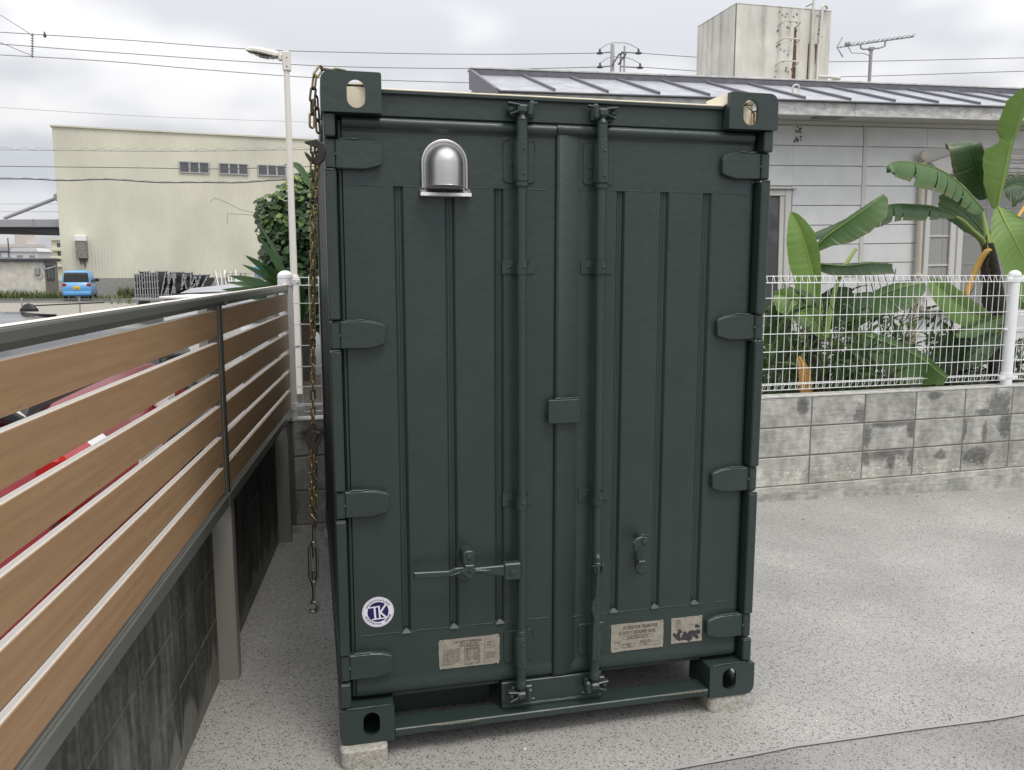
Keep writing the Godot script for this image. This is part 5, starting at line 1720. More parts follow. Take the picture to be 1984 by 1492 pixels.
func build_scaffold() -> void:
	var q := RandomNumberGenerator.new()
	q.seed = 77
	var rack := V(-14.85, .22, -36.0)
	var R := thing("scaffold_rack", "long grey steel rack holding stacked scaffold frames by the warehouse", "rack", rack)
	obj("rack_rail", MB.new().bb(-1.45, 4.2, .0, .12, .0, .10, .01), M.galv, R)
	obj("rack_rail", MB.new().bb(-1.45, 4.2, .0, .12, -1.2, -1.1, .01), M.galv, R)
	for x in [-1.3, 0.0, 1.4, 2.8, 4.1]: obj("rack_foot", MB.new().bb(x, x + .1, -.24, -.002, -1.1, .08), M.dark_steel, R)
	for k in 26:
		var tilted := k > 9
		var a := -1.36 + k * .108
		var lean := 0.0 if not tilted else q.randf_range(-.25, .42)
		if k > 18: lean = q.randf_range(-.2, .75)
		var F := thing("stacked_scaffold", "%s scaffold frame, number %s from the left in the stack on the rack" % ["upright" if not tilted else "leaning", ["one", "two", "three", "four", "five", "six", "seven", "eight", "nine", "ten", "eleven", "twelve", "thirteen", "fourteen", "fifteen", "sixteen", "seventeen", "eighteen", "nineteen", "twenty", "twenty one", "twenty two", "twenty three", "twenty four", "twenty five", "twenty six"][k]], "scaffold frame", rack + V(a, .122, 0), 0.0, "scaffold frames stacked on the rack")
		F.basis = Basis(V(0, 0, 1), -lean)
		var h := q.randf_range(1.0, 1.18)
		obj("upright", MB.new().bb(-.022, .022, 0, h, -.05, -.006, .008), M.galv, F)
		obj("upright", MB.new().bb(-.022, .022, 0, h, -1.1, -1.056, .008), M.galv, F)
		obj("deck", MB.new().bb(-.018, .018, .05, h - .06, -1.05, -.055), M.dark_steel, F)
		for i in 4: obj("coupling", MB.new().lathe([W2(0, -.03), W2(.03, -.028), W2(.03, .028), W2(0, .03)], V(.03, .12 + i * (h - .2) / 3.3, -.02), Basis(V(1, 0, 0), PI / 2), 8), M.galv, F)
	for k in 12:
		var x := -13.35 + k * .085
		var p := [V(0, 0, 0), V(-.28 + q.randf_range(-.1, .12), 1.22 + q.randf_range(-.1, .1), -.5)]
		tag(obj("scaffold_pole", MB.new().tube(p, .024, 6), M.white if k % 3 else M.galv, self, at(x + .75, .30, -36.0 + k * .02)), "pale scaffold pole leaning right of the grey frames, number %s from the left" % ["one", "two", "three", "four", "five", "six", "seven", "eight", "nine", "ten", "eleven", "twelve"][k], "scaffold pole", "pale poles leaning by the rack")
	for k in 3:
		var C := thing("mesh_cage", ["rusty mesh cage right of the leaning poles", "grey mesh cage in the middle behind the fence end", "grey mesh cage at the right by the spiky leaves"][k], "cage", V(-12.35 + k * .68, .25, -36.2))
		for x in [0.0, .62]:
			for z in [0.0, -.6]: obj("cage_post", MB.new().bb(x, x + .03, 0, 1.15, z - .03, z, .004), M.galv if k else M.rust, C)
		for y in [.05, .4, .75, 1.12]: obj("cage_rail", MB.new().bb(.031, .619, y, y + .025, -.028, -.003).bb(.031, .619, y, y + .025, -.628, -.603), M.galv, C)
		obj("cage_load", MB.new().box(V(.32, .45, -.32), V(.5, .75, .5), .05), [M.far_white, M.dark_steel, M.far_grey][k], C)
	for k in 3: tag(obj("blue_sheet", MB.new().box(V(0, .35, 0), V(.42, .5, .3), .03), M.blue, self, at(-11.1 + k * .46, 1.1, -37.0)), ["left", "middle", "right"][k] + " one of three blue wrapped bundles behind the spiky leaves", "bundle", "blue wrapped bundles")

func build_far_town() -> void:
	var A := thing("apartment_block", "yellowish three-storey apartment block beyond the shed", "building", V(-58.2, 0, -112))
	obj("wall", MB.new().bb(-2.9, 6, -2, 5.3, -8, 0), M.far_cream, A)
	obj("roof", MB.new().bb(-3.15, 6, 5.3, 5.55, -8, .35), M.far_cream, A)
	for y in [2.9, 3.95, 5.0]: obj("balcony", MB.new().bb(-2.95, 6, y - 1.1, y - .75, .001, .5, .03), M.far_cream, A)
	for y in [3.65, 4.75]:
		for x in [-2.2, -1.3, -.3, .6]: obj("window", MB.new().bb(x, x + .45, y - .35, y + .2, .0, .03), M.glass_dark, A)
	var P := thing("stair_tower", "pinkish rooftop stair tower on the skyline at the far left", "building", V(-87.4, 0, -150))
	obj("wall", MB.new().bb(-.95, 1.0, -2, 7.9, -3, 0), M.far_pink, P)
	obj("roof", MB.new().bb(-.45, .45, 7.9, 8.9, -2.4, -.6), M.far_pink, P)
	obj("side_wing", MB.new().bb(-4, 2.3, -2, 5.9, -4, -.2), M.far_pink, P)
	var G := thing("grey_building", "long grey low building below the pinkish tower", "building", V(-69.4, 0, -120))
	obj("wall", MB.new().bb(-6, 0, -2, 4.1, -6, 0), M.far_grey, G)
	obj("roof", MB.new().bb(-6.2, .5, 4.1, 4.65, -6, .3), M.far_grey, G)
	for k in 5: obj("window", MB.new().bb(-5.6 + k * 1.15, -4.75 + k * 1.15, 3.2, 3.8, .0, .03), M.far_white, G)
	var Hs := thing("white_house", "small whitish house between the grey building and the apartment block", "house", V(-66.7, 0, -116))
	obj("wall", MB.new().bb(-2.1, 1.4, -2, 3.9, -5, 0), M.far_white, Hs)
	obj("roof", MB.new().prism([W2(-2.3, 3.9), W2(1.6, 3.9), W2(1.3, 4.4), W2(-2.0, 4.4)], -5.2, .2), M.far_white, Hs)
	for x in [-1.5, .2]: obj("window", MB.new().bb(x, x + .8, 2.9, 3.4, .0, .03), M.screen, Hs)
	var xs := [-77.3, -74.5, -71.9]
	for k in 3: tag(obj("utility_pole", MB.new().tube([V(0, -1, 0), V(0, [6.2, 6.6, 5.6][k], 0)], .07, 6), M.dark_steel, self, at(xs[k] * .93, 0, -112)), ["left one", "middle one", "right one"][k] + " of three thin dark poles on the skyline over the shed", "pole", "thin poles over the shed")
	# chain-link fence along the gravel lot
	var F := thing("chain_link_fence", "low grey chain-link fence crossing the gravel lot in front of the van", "fence", V(-28, 0, -28))
	for k in 13: obj("fence_post", MB.new().tube([V(k * 1.93, -.1, 0), V(k * 1.93, .62, 0)], .028, 6), M.galv, F)
	obj("top_wire", MB.new().tube([V(0, .57, 0), V(24, .57, 0)], .008, 4), M.galv, F)
	var wm := MB.new()
	for k in 220:
		var x := k * .11
		wm.tube([V(x, .02, .006), V(x + .55, .57, .006)], .0022, 3, false)
		wm.tube([V(x, .02, -.006), V(x - .55, .57, -.006)], .0022, 3, false)
	obj("mesh", wm, M.galv, F).set_meta("kind", "stuff")

func tufts(called: String, label: String, count: int, area: Callable, h0: float, h1: float, cols: Array, sd: int, wide := .012) -> void:
	var q := RandomNumberGenerator.new()
	q.seed = sd
	var m := MB.new()
	for k in count:
		var p: Vector3 = area.call(q)
		var h := q.randf_range(h0, h1)
		var a := q.randf() * TAU
		var d := V(cos(a), 0, sin(a))
		var lean := d * h * q.randf_range(.1, .75)
		var side := V(-d.z, 0, d.x) * wide * q.randf_range(.6, 1.3)
		var c: Color = cols[q.randi() % cols.size()]
		m.st.set_color(c)
		var p1 := p + lean * .3 + V(0, h * .6, 0)
		var p2 := p + lean + V(0, h * q.randf_range(.75, 1.0), 0)
		m.tri(p - side, p + side, p1 + side * .8)
		m.tri(p - side, p1 + side * .8, p1 - side * .8)
		m.tri(p1 - side * .8, p1 + side * .8, p2)
	tag(obj(called, m, M.leaf), label, "weeds", "", "stuff")

func build_wires() -> void:
	var data := [
		["topmost of the three thick wires crossing the upper left sky", .022, 0, [V(-26.39,13.65,-45.00), V(-20.03,13.27,-45.00), V(-13.66,12.82,-45.00), V(-7.80,12.64,-45.00), V(-1.39,12.56,-45.00), V(4.48,12.62,-45.00)]],
		["middle one of the three thick wires crossing the upper left sky", .022, 0, [V(-26.44,13.07,-45.00), V(-20.07,12.61,-45.00), V(-11.82,12.08,-45.00), V(-6.75,11.90,-45.00), V(0.21,11.85,-45.00), V(4.49,11.93,-45.00)]],
		["lowest of the three thick wires crossing the upper left sky", .022, 0, [V(-26.49,12.53,-45.00), V(-21.17,12.23,-45.00), V(-15.85,11.79,-45.00), V(-10.51,11.41,-45.00), V(-6.22,11.26,-45.00), V(-2.34,11.15,-45.00), V(4.23,11.00,-45.00)]],
		["faint thin wire above the warehouse roof", .013, 1, [V(-35.61,12.68,-60.00), V(-24.88,12.06,-60.00), V(-13.39,11.68,-60.00)]],
		["wire wrapped in a loose spiral, above the warehouse windows", .010, 1, [V(-17.93,5.70,-30.00), V(-15.94,5.68,-30.00), V(-11.61,5.65,-30.00), V(-6.72,5.72,-30.00)]],
		["dark cable crossing the warehouse windows", .013, 0, [V(-17.97,5.14,-30.00), V(-13.45,5.09,-30.00), V(-10.37,5.05,-30.00), V(-6.74,5.14,-30.00)]],
		["thick dark bundled cable below the warehouse windows", .022, 0, [V(-18.01,4.71,-30.00), V(-16.02,4.64,-30.00), V(-13.66,4.66,-30.00), V(-10.76,4.59,-30.00), V(-6.76,4.65,-30.00)]],
		["upper one of two faint wires over the loading canopy", .009, 1, [V(-24.11,4.60,-40.00), V(-21.37,4.60,-40.00)]],
		["lower one of two faint wires over the loading canopy", .009, 1, [V(-24.14,4.24,-40.00), V(-21.34,4.24,-40.00)]],
		["upper wire running right from the utility pole behind the tank", .020, 0, [V(6.61,12.62,-45.00), V(11.43,12.31,-45.00), V(16.43,12.19,-45.00), V(26.65,12.39,-45.00)]],
		["lower wire running right from the utility pole behind the tank", .020, 0, [V(6.63,11.93,-45.00), V(11.45,11.62,-45.00), V(16.47,11.44,-45.00), V(26.70,11.73,-45.00)]],
		["slanting wire reaching the top of the insulator string", .018, 0, [V(-26.9,14.88,-45.00), V(-24.73,13.50,-45.00)]],
		["slanting wire reaching the bottom of the insulator string", .018, 0, [V(-26.9,13.34,-45.00), V(-24.81,12.48,-45.00)]]]
	for k in data.size():
		var d: Array = data[k]
		var p: Array = d[3]
		var cv := Curve3D.new()
		for i in p.size():
			var t: Vector3 = ((p[mini(i + 1, p.size() - 1)] - p[maxi(i - 1, 0)]) as Vector3) / 6.0
			cv.add_point(p[i], -t, t)
		cv.bake_interval = 1.0
		var pts := []
		for v in cv.get_baked_points(): pts.append(v)
		if k == 6:   # sags unevenly between its hangers
			for i in pts.size(): pts[i] += V(0, sin(i * 1.3) * .022 + sin(i * .47) * .03, 0)
		var m := MB.new().tube(pts, d[1], 5)
		if k == 4 or k == 6:
			var sp := []
			for i in pts.size() - 1:
				for e in 6: sp.append((pts[i] as Vector3).lerp(pts[i + 1], e / 6.0) + V(0, .045 + .045 * sin((i * 6 + e) * 1.05), .045 * cos((i * 6 + e) * 1.05)) * (1.0 if k == 4 else .55))
			m.tube(sp, .006, 4)
		tag(obj("overhead_wire", m, M.cable_grey if d[2] == 1 or k < 3 or k > 8 else M.cable), d[0], "wire", "overhead wires")
	var s := thing("insulator_string", "vertical string of insulators joining the three wires at the upper left", "insulator", V(-24.77, 12.38, -45))
	obj("insulator_rod", MB.new().tube([V(-.05, 0, 0), V(.05, 1.22, 0)], .02, 6), M.cable, s)
	for k in 9: obj("insulator_disc", MB.new().lathe([W2(.02, 0), W2(.085, .02), W2(.07, .05), W2(.02, .06)], V(-.045 + k * .0107, .05 + k * .128, 0), Basis(), 10), M.pole if k % 2 else M.cable_grey, s)
	tag(obj("wire_damper", MB.new().lathe([W2(0, -.14), W2(.05, -.10), W2(.09, -.02), W2(.06, .06), W2(.03, .16), W2(0, .20)], V(0, 0, 0), Basis(), 10), M.cable, self, at(-24.09, 13.50, -45)), "dark clamp on the topmost wire beside the insulator string", "clamp")
	var P := thing("utility_pole", "concrete utility pole with crossed insulators rising behind the house roof", "utility pole", V(5.28, 0, -45))
	obj("pole", MB.new().tube([V(0, 0, 0), V(-.09, 13.05, 0)], [.19, .10], 10), M.pole, P)
	for q in [[.33, 12.55], [.52, 12.95]]: obj("steel_riser", MB.new().tube([V(q[0], 9, .1), V(q[0], q[1], .1)], .05, 6), M.far_grey, P)
	obj("cross_arm", MB.new().tube([V(-.12, 11.95, .2), V(.22, 12.5, .2), V(.5, 12.6, .2)], .045, 6).tube([V(.2, 12.0, .2), V(.6, 12.55, .2)], .045, 6), M.cable, P)
	for q in [[-.74, 12.62], [1.26, 12.62], [-.72, 11.93], [1.36, 11.90]]:
		var sg := -1.0 if q[0] < 0 else 1.0
		obj("insulator", MB.new().lathe([W2(.03, -.05), W2(.16, -.04), W2(.17, .02), W2(.06, .05), W2(.055, .2), W2(0, .22)], V(q[0], q[1], 0), Basis(), 10), M.cable, P)
		obj("dead_end", MB.new().tube([V(q[0], q[1] + .0, 0), V(.1 + sg * .25, q[1] + .05, 0)], .035, 6), M.cable_grey, P)
		var pts := []
		for i in 8: pts.append(V(lerpf(q[0], .2, i / 7.0), q[1] + .2 + sin(i / 7.0 * PI * .62) * .32, 0))
		obj("jumper", MB.new().tube(pts, .022, 5), M.pole, P)

# ---------------------------------------------------------------- plants
func leaf_colour(tone: int, q: RandomNumberGenerator) -> Color:
	var c: Color = [Color(.042, .090, .034), Color(.085, .165, .052), Color(.165, .275, .070), Color(.40, .21, .035)][tone]
	return c * q.randf_range(.9, 1.1)

func smooth_path(p: Array, n: int) -> Array:   # n + 1 points along a Catmull-Rom line, with the place along it
	var o := []
	for i in n + 1:
		var t := float(i) / n * (p.size() - 1)
		var k := mini(int(t), p.size() - 2)
		var f := t - k
		var a: Vector3 = p[maxi(k - 1, 0)]
		var d: Vector3 = p[mini(k + 2, p.size() - 1)]
		o.append((p[k] as Vector3).cubic_interpolate(p[k + 1], a, d, f))
	return o

func banana_leaf(T: Node3D, d: Array, sd: int) -> void:
	var q := RandomNumberGenerator.new()
	q.seed = sd * 31 + 7
	var n := 40
	var mid := smooth_path(d[1], n)
	var m := MB.new()
	var tear: float = d[6]
	var base := leaf_colour(d[7], q)
	var stem_c := Color(base.r * 1.7 + .03, base.g * 1.45 + .03, base.b * 1.3)
	for half in 2:
		var ws: Array = d[2 + half]
		var sv: Vector3 = d[4 + half]
		var cut := -1
		var piece := 0
		var sway := 0.0
		var trim := 1.0
		for i in n:
			var last := i == n - 1
			if piece <= 0:
				piece = q.randi_range(3, 7) if tear > .3 else q.randi_range(7, 16)
				sway = q.randf_range(-1, 1) * tear
				trim = 1.0 - tear * q.randf_range(0, .22)
				cut = i
			piece -= 1
			var rows := []
			for e in 2:
				var k := i + e
				var t := float(k) / n * (ws.size() - 1)
				var b := mini(int(t), ws.size() - 2)
				var w: float = lerpf(ws[b], ws[b + 1], t - b) * trim
				var tg: Vector3 = (mid[mini(k + 1, n)] - mid[maxi(k - 1, 0)]).normalized()
				var side := (sv - tg * sv.dot(tg)).normalized()
				var nn := tg.cross(side).normalized()
				var row := []
				var gap := 0.0
				if tear > .05 and (i == cut and e == 0): gap = .05 * tear
				if tear > .05 and piece == 0 and e == 1: gap = -.05 * tear
				for j in 7:
					var s := j / 6.0
					var droop := s * s * .22 * w
					var p: Vector3 = mid[k] + side * w * s * (1.0 - .06 * s) + tg * w * (.30 * s * s + (sway * .10 + gap * 1.6) * s) + nn * sin(s * PI) * w * .05 * (1 if half == 0 else -1) + V(0, -droop * .5, 0)
					p += nn * sin(k * 1.9 + half) * .0022 * s
					row.append(p)
				rows.append(row)
			# a fan of fine side veins: the tint goes with the place along the leaf, kept across its width
			var vein := .95 + .035 * sin(i * 2.4 + half * 1.3) + q.randf_range(-.035, .035)
			m.st.set_color(base * vein)
			if half == 0 and i == 0: m.g += 1
			m.st.set_smooth_group(sd * 2 + half + 500)
			for j in 6:
				if j == 5: m.st.set_color((base * vein).lerp(Color(.16, .12, .05), .0 if tear < .05 else q.randf_range(.05, .55)))
				elif j > 3: m.st.set_color(base * vein * (.97 if tear < .5 else .9))
				var a: Vector3 = rows[0][j]
				var b2: Vector3 = rows[0][j + 1]
				var c: Vector3 = rows[1][j + 1]
				var dd: Vector3 = rows[1][j]
				if half == 0:
					m.tri(a, b2, c); m.tri(a, c, dd)
				else:
					m.tri(a, c, b2); m.tri(a, dd, c)
	m.st.set_smooth_group(-1)
	var lf := obj("leaf", m, M.leaf, T)
	var mr := MB.new()
	mr.st.set_color(stem_c)
	var rad := []
	for i in n + 1: rad.append(lerpf(.0095, .002, float(i) / n))
	mr.tube(mid, rad, 6)
	obj("midrib", mr, M.leaf, lf)

func build_bananas() -> void:
	var A := thing("banana_plant", "tall banana plant with tattered arching leaves at the right edge", "banana plant", Vector3.ZERO)
	var B := thing("banana_plant", "young banana plant with a broad upright leaf beside the container", "banana plant", Vector3.ZERO)
	var P := [A, B]
	var leaves := [
		[0, [V(4.00,2.07,-7.00), V(4.00,2.23,-6.97), V(4.01,2.37,-6.95), V(4.01,2.49,-6.93), V(4.01,2.56,-6.91), V(4.02,2.62,-6.90), V(4.02,2.72,-6.85), V(4.03,2.85,-6.80), V(4.04,2.97,-6.75)], [0.052,0.173,0.224,0.224,0.111,0.154,0.178,0.169,0.050], [0.035,0.086,0.112,0.112,0.103,0.103,0.119,0.110,0.033], V(-1,0.15,0.15), V(0.8,0.1,-0.8), 0, 2],
		[0, [V(3.89,2.06,-7.00), V(3.80,2.12,-6.95), V(3.67,2.22,-6.90), V(3.51,2.30,-6.80), V(3.33,2.36,-6.70), V(3.16,2.39,-6.65), V(3.01,2.40,-6.60), V(2.90,2.38,-6.55), V(2.87,2.34,-6.55)], [0.026,0.147,0.197,0.202,0.208,0.198,0.164,0.106,0.057], [0.022,0.103,0.128,0.135,0.133,0.124,0.106,0.081,0.049], V(-0.12,-1,0.45), V(0.1,-0.8,-0.7), 0.75, 1],
		[0, [V(3.98,2.16,-7.15), V(3.89,2.36,-7.10), V(3.81,2.49,-7.05), V(3.77,2.60,-7.05), V(3.84,2.65,-7.25), V(3.93,2.63,-7.50)], [0.053,0.203,0.206,0.192,0.162,0.070], [0.035,0.079,0.087,0.079,0.063,0.037], V(-1,-0.25,0.1), V(0.9,-0.3,0.3), 0.12, 0],
		[0, [V(3.59,2.00,-6.85), V(3.47,2.04,-6.80), V(3.34,2.07,-6.75), V(3.17,2.08,-6.70), V(3.00,2.08,-6.65), V(2.84,2.05,-6.60), V(2.68,2.00,-6.60), V(2.51,1.92,-6.60), V(2.32,1.84,-6.60)], [0.021,0.093,0.126,0.133,0.140,0.172,0.164,0.123,0.033], [0.017,0.076,0.109,0.116,0.116,0.123,0.115,0.082,0.025], V(-0.15,-1,0.5), V(0.1,-0.8,-0.7), 0.9, 0],
		[0, [V(3.84,2.06,-6.70), V(3.87,1.95,-6.65), V(3.92,1.82,-6.60), V(4.02,1.65,-6.60), V(4.14,1.44,-6.60)], [0.050,0.149,0.188,0.213,0.164], [0.042,0.165,0.205,0.205,0.164], V(-0.95,-0.5,0.2), V(0.95,0.45,0.1), 0, 2],
		[0, [V(4.13,1.82,-7.30), V(4.00,1.97,-7.30), V(3.86,2.09,-7.30), V(3.72,2.15,-7.30), V(3.67,2.16,-7.30)], [0.045,0.136,0.145,0.109,0.027], [0.036,0.118,0.118,0.082,0.023], V(-0.5,-0.85,0.2), V(0.4,0.9,-0.2), 0, 0],
		[0, [V(4.64,2.25,-7.50), V(4.51,2.31,-7.50), V(4.41,2.31,-7.50), V(4.33,2.27,-7.50)], [0.140,0.205,0.205,0.065], [0.074,0.121,0.102,0.037], V(-0.1,-1,0.3), V(0,1,-0.2), 0.7, 0],
		[0, [V(3.96,1.09,-6.75), V(3.77,1.18,-6.70), V(3.57,1.28,-6.65), V(3.40,1.40,-6.60), V(3.29,1.50,-6.60)], [0.025,0.108,0.140,0.115,0.025], [0.025,0.100,0.116,0.090,0.020], V(-0.45,-0.85,0.3), V(0.5,0.85,0.2), 0, 2],
		[0, [V(4.02,1.19,-6.75), V(3.85,1.16,-6.70), V(3.68,1.11,-6.65), V(3.52,1.06,-6.60)], [0.025,0.067,0.074,0.020], [0.021,0.058,0.058,0.016], V(0.1,-1,0.5), V(-0.1,0.9,0.3), 0, 1],
		[0, [V(4.07,1.11,-6.80), V(3.93,1.04,-6.75), V(3.82,0.99,-6.70), V(3.70,0.89,-6.65), V(3.63,0.82,-6.65)], [0.025,0.092,0.116,0.099,0.025], [0.025,0.084,0.100,0.074,0.021], V(0.3,-0.9,0.4), V(-0.4,0.8,0.2), 0.2, 0],
		[0, [V(4.06,0.99,-6.90), V(3.87,1.01,-6.90), V(3.68,0.96,-6.85), V(3.56,0.82,-6.85), V(3.49,0.69,-6.85)], [0.026,0.128,0.170,0.144,0.034], [0.026,0.120,0.153,0.127,0.025], V(0.4,-0.9,0.3), V(-0.4,0.85,-0.1), 0.3, 0],
		[0, [V(4.19,1.25,-6.90), V(4.24,1.42,-6.90), V(4.32,1.50,-6.90)], [0.060,0.146,0.128], [0.043,0.111,0.094], V(-0.8,-0.5,0.3), V(0.8,0.5,0.2), 0, 1],
		[1, [V(2.35,1.11,-6.45), V(2.31,1.43,-6.40), V(2.25,1.65,-6.38), V(2.19,1.81,-6.36), V(2.13,1.94,-6.36), V(2.09,2.00,-6.36)], [0.040,0.167,0.174,0.142,0.067,0.004], [0.032,0.056,0.095,0.099,0.051,0.004], V(-1,0.1,0.25), V(0.95,-0.1,0.35), 0, 2],
		[1, [V(2.36,1.72,-6.60), V(2.43,1.82,-6.55), V(2.51,1.89,-6.50), V(2.59,1.96,-6.45), V(2.70,2.05,-6.40), V(2.80,2.13,-6.40)], [0.025,0.106,0.153,0.168,0.143,0.024], [0.016,0.028,0.036,0.036,0.032,0.012], V(0.35,-0.9,0.4), V(-0.4,0.7,-0.6), 0.1, 1],
		[1, [V(2.31,1.62,-6.50), V(2.40,1.61,-6.42), V(2.53,1.60,-6.36), V(2.69,1.62,-6.30), V(2.85,1.61,-6.30)], [0.020,0.072,0.087,0.090,0.063], [0.016,0.024,0.028,0.027,0.016], V(0.05,-1,0.35), V(0,0.6,-0.8), 0.1, 0],
		[1, [V(2.41,1.05,-6.40), V(2.28,1.20,-6.35), V(2.16,1.31,-6.30), V(2.05,1.37,-6.30), V(1.97,1.38,-6.30)], [0.024,0.102,0.133,0.117,0.031], [0.024,0.087,0.102,0.078,0.023], V(-0.5,-0.8,0.3), V(0.5,0.85,0.2), 0, 2],
		[1, [V(2.47,1.10,-6.60), V(2.56,1.23,-6.55), V(2.66,1.32,-6.50), V(2.80,1.38,-6.50)], [0.025,0.106,0.145,0.040], [0.020,0.065,0.081,0.024], V(0.3,-0.9,0.3), V(-0.4,0.8,-0.1), 0.25, 0],
		[1, [V(2.69,1.09,-6.70), V(2.79,1.28,-6.60), V(2.90,1.38,-6.55), V(3.04,1.44,-6.50), V(3.20,1.47,-6.50)], [0.025,0.139,0.179,0.153,0.032], [0.021,0.057,0.065,0.048,0.020], V(0.25,-0.95,0.3), V(-0.3,0.8,-0.3), 0.15, 1],
		[1, [V(2.63,1.09,-6.50), V(2.76,1.06,-6.45), V(2.90,1.01,-6.40), V(3.01,0.96,-6.32), V(3.10,0.89,-6.20), V(3.10,0.84,-6.02), V(3.12,0.80,-5.93)], [0.024,0.136,0.199,0.212,0.169,0.090,0.044], [0.020,0.048,0.056,0.055,0.046,0.037,0.022], V(-0.25,-0.95,0.2), V(0.3,0.8,-0.1), 0.05, 1],
		[1, [V(2.05,0.87,-6.40), V(2.03,1.07,-6.40), V(2.06,1.23,-6.40), V(2.13,1.27,-6.40)], [0.079,0.119,0.119,0.032], [0.079,0.119,0.103,0.032], V(-0.9,-0.1,0.3), V(0.9,0.1,0.2), 0.2, 0],
		[1, [V(2.29,0.60,-6.60), V(2.21,0.85,-6.60), V(2.17,1.01,-6.60), V(2.08,1.14,-6.60)], [0.082,0.147,0.139,0.033], [0.082,0.139,0.123,0.033], V(-0.9,-0.1,0.1), V(0.9,0.1,-0.1), 0.3, 0],
		[1, [V(2.63,0.67,-6.70), V(2.75,0.84,-6.70), V(2.91,0.96,-6.70), V(3.08,0.88,-6.70)], [0.042,0.150,0.166,0.042], [0.042,0.125,0.125,0.033], V(0.2,-0.9,0.3), V(-0.2,0.9,0), 0.3, 0],
		[1, [V(2.40,1.08,-6.80), V(2.51,1.25,-6.80), V(2.63,1.35,-6.80), V(2.76,1.40,-6.80)], [0.042,0.127,0.127,0.025], [0.034,0.101,0.101,0.025], V(0.3,-0.9,0.1), V(-0.3,0.9,0), 0.3, 0],
		[1, [V(2.15,0.93,-6.20), V(2.17,0.84,-6.15), V(2.18,0.73,-6.12), V(2.19,0.62,-6.10)], [0.015,0.050,0.061,0.030], [0.015,0.046,0.053,0.023], V(-1,-0.1,0.2), V(1,0.1,0.3), 0.2, 3],
	]
	for i in leaves.size(): banana_leaf(P[leaves[i][0]], leaves[i], i + 1)
	obj("pseudostem", MB.new().tube(smooth_path([V(4.18,0.44,-7.00), V(4.13,0.85,-7.00), V(4.07,1.15,-7.00), V(4.01,1.43,-7.00), V(3.95,1.67,-6.97), V(3.93,1.79,-6.95)], 16), [.105,.105,.10,.10,.098,.095,.092,.09,.088,.085,.08,.075,.068,.06,.05,.042,.034], 10), M.trunk, A)
	for k in 10:
		var y := .55 + k * .12
		var x := 4.17 - (y - .44) * .17
		obj("dead_sheath", MB.new().tube([V(x - .09, y, -6.93), V(x - .10, y + .10, -6.90), V(x - .075 + .01 * (k % 3), y + .22, -6.93)], [.028, .02, .004], 6), M.trunk, A)
	obj("petiole", MB.new().tube(smooth_path([V(3.95,1.60,-6.97), V(3.87,1.79,-6.93), V(3.76,1.88,-6.90), V(3.66,1.96,-6.87), V(3.58,2.00,-6.85)], 10), [.045,.036,.030,.027,.024,.021,.019,.017,.015,.013,.011], 8), M.stem, A)
	obj("petiole", MB.new().tube(smooth_path([V(3.95,1.72,-6.97), V(3.91,1.94,-7.00), V(3.87,2.07,-7.0)], 6), [.03,.026,.022,.019,.016,.013,.011], 8), M.stem_light, A)
	obj("petiole", MB.new().tube(smooth_path([V(3.95,1.75,-6.97), V(3.99,1.94,-7.00), V(4.00,2.09,-7.00)], 6), [.03,.027,.024,.020,.017,.014,.012], 8), M.stem_light, A)
	obj("petiole", MB.new().tube(smooth_path([V(4.05,1.72,-7.10), V(4.25,1.93,-7.20), V(4.6,2.25,-7.5)], 6), .016, 8), M.yellow_stem, A)
	obj("dead_petiole", MB.new().tube(smooth_path([V(3.92,1.73,-6.90), V(3.84,1.72,-6.82), V(3.78,1.66,-6.78), V(3.72,1.55,-6.75), V(3.66,1.42,-6.72), V(3.63,1.30,-6.70), V(3.62,1.2,-6.70)], 12), [.010,.016,.02,.023,.025,.026,.026,.026,.026,.027,.028,.03,.02], 8), M.yellow_stem, A)
	obj("pseudostem", MB.new().tube(smooth_path([V(2.40,0.44,-6.50), V(2.38,0.86,-6.50), V(2.34,1.19,-6.45), V(2.31,1.36,-6.41)], 8), [.07,.066,.06,.054,.046,.036,.026,.018,.012], 10), M.trunk, B)
	obj("petiole", MB.new().tube(smooth_path([V(2.45,0.52,-6.60), V(2.44,1.10,-6.60), V(2.45,1.26,-6.60), V(2.38,1.58,-6.60), V(2.36,1.73,-6.60)], 8), .013, 8), M.stem_light, B)
	obj("cut_petiole", MB.new().tube(smooth_path([V(2.44,1.05,-6.46), V(2.47,1.31,-6.45), V(2.49,1.47,-6.42), V(2.54,1.61,-6.40), V(2.61,1.73,-6.40)], 8), [.022,.021,.020,.019,.018,.017,.016,.015,.015], 8), M.stem_light, B)
	obj("petiole", MB.new().tube(smooth_path([V(2.52,0.50,-6.70), V(2.50,0.85,-6.60), V(2.56,1.02,-6.55), V(2.63,1.09,-6.50)], 8), .014, 8), M.stem, B)

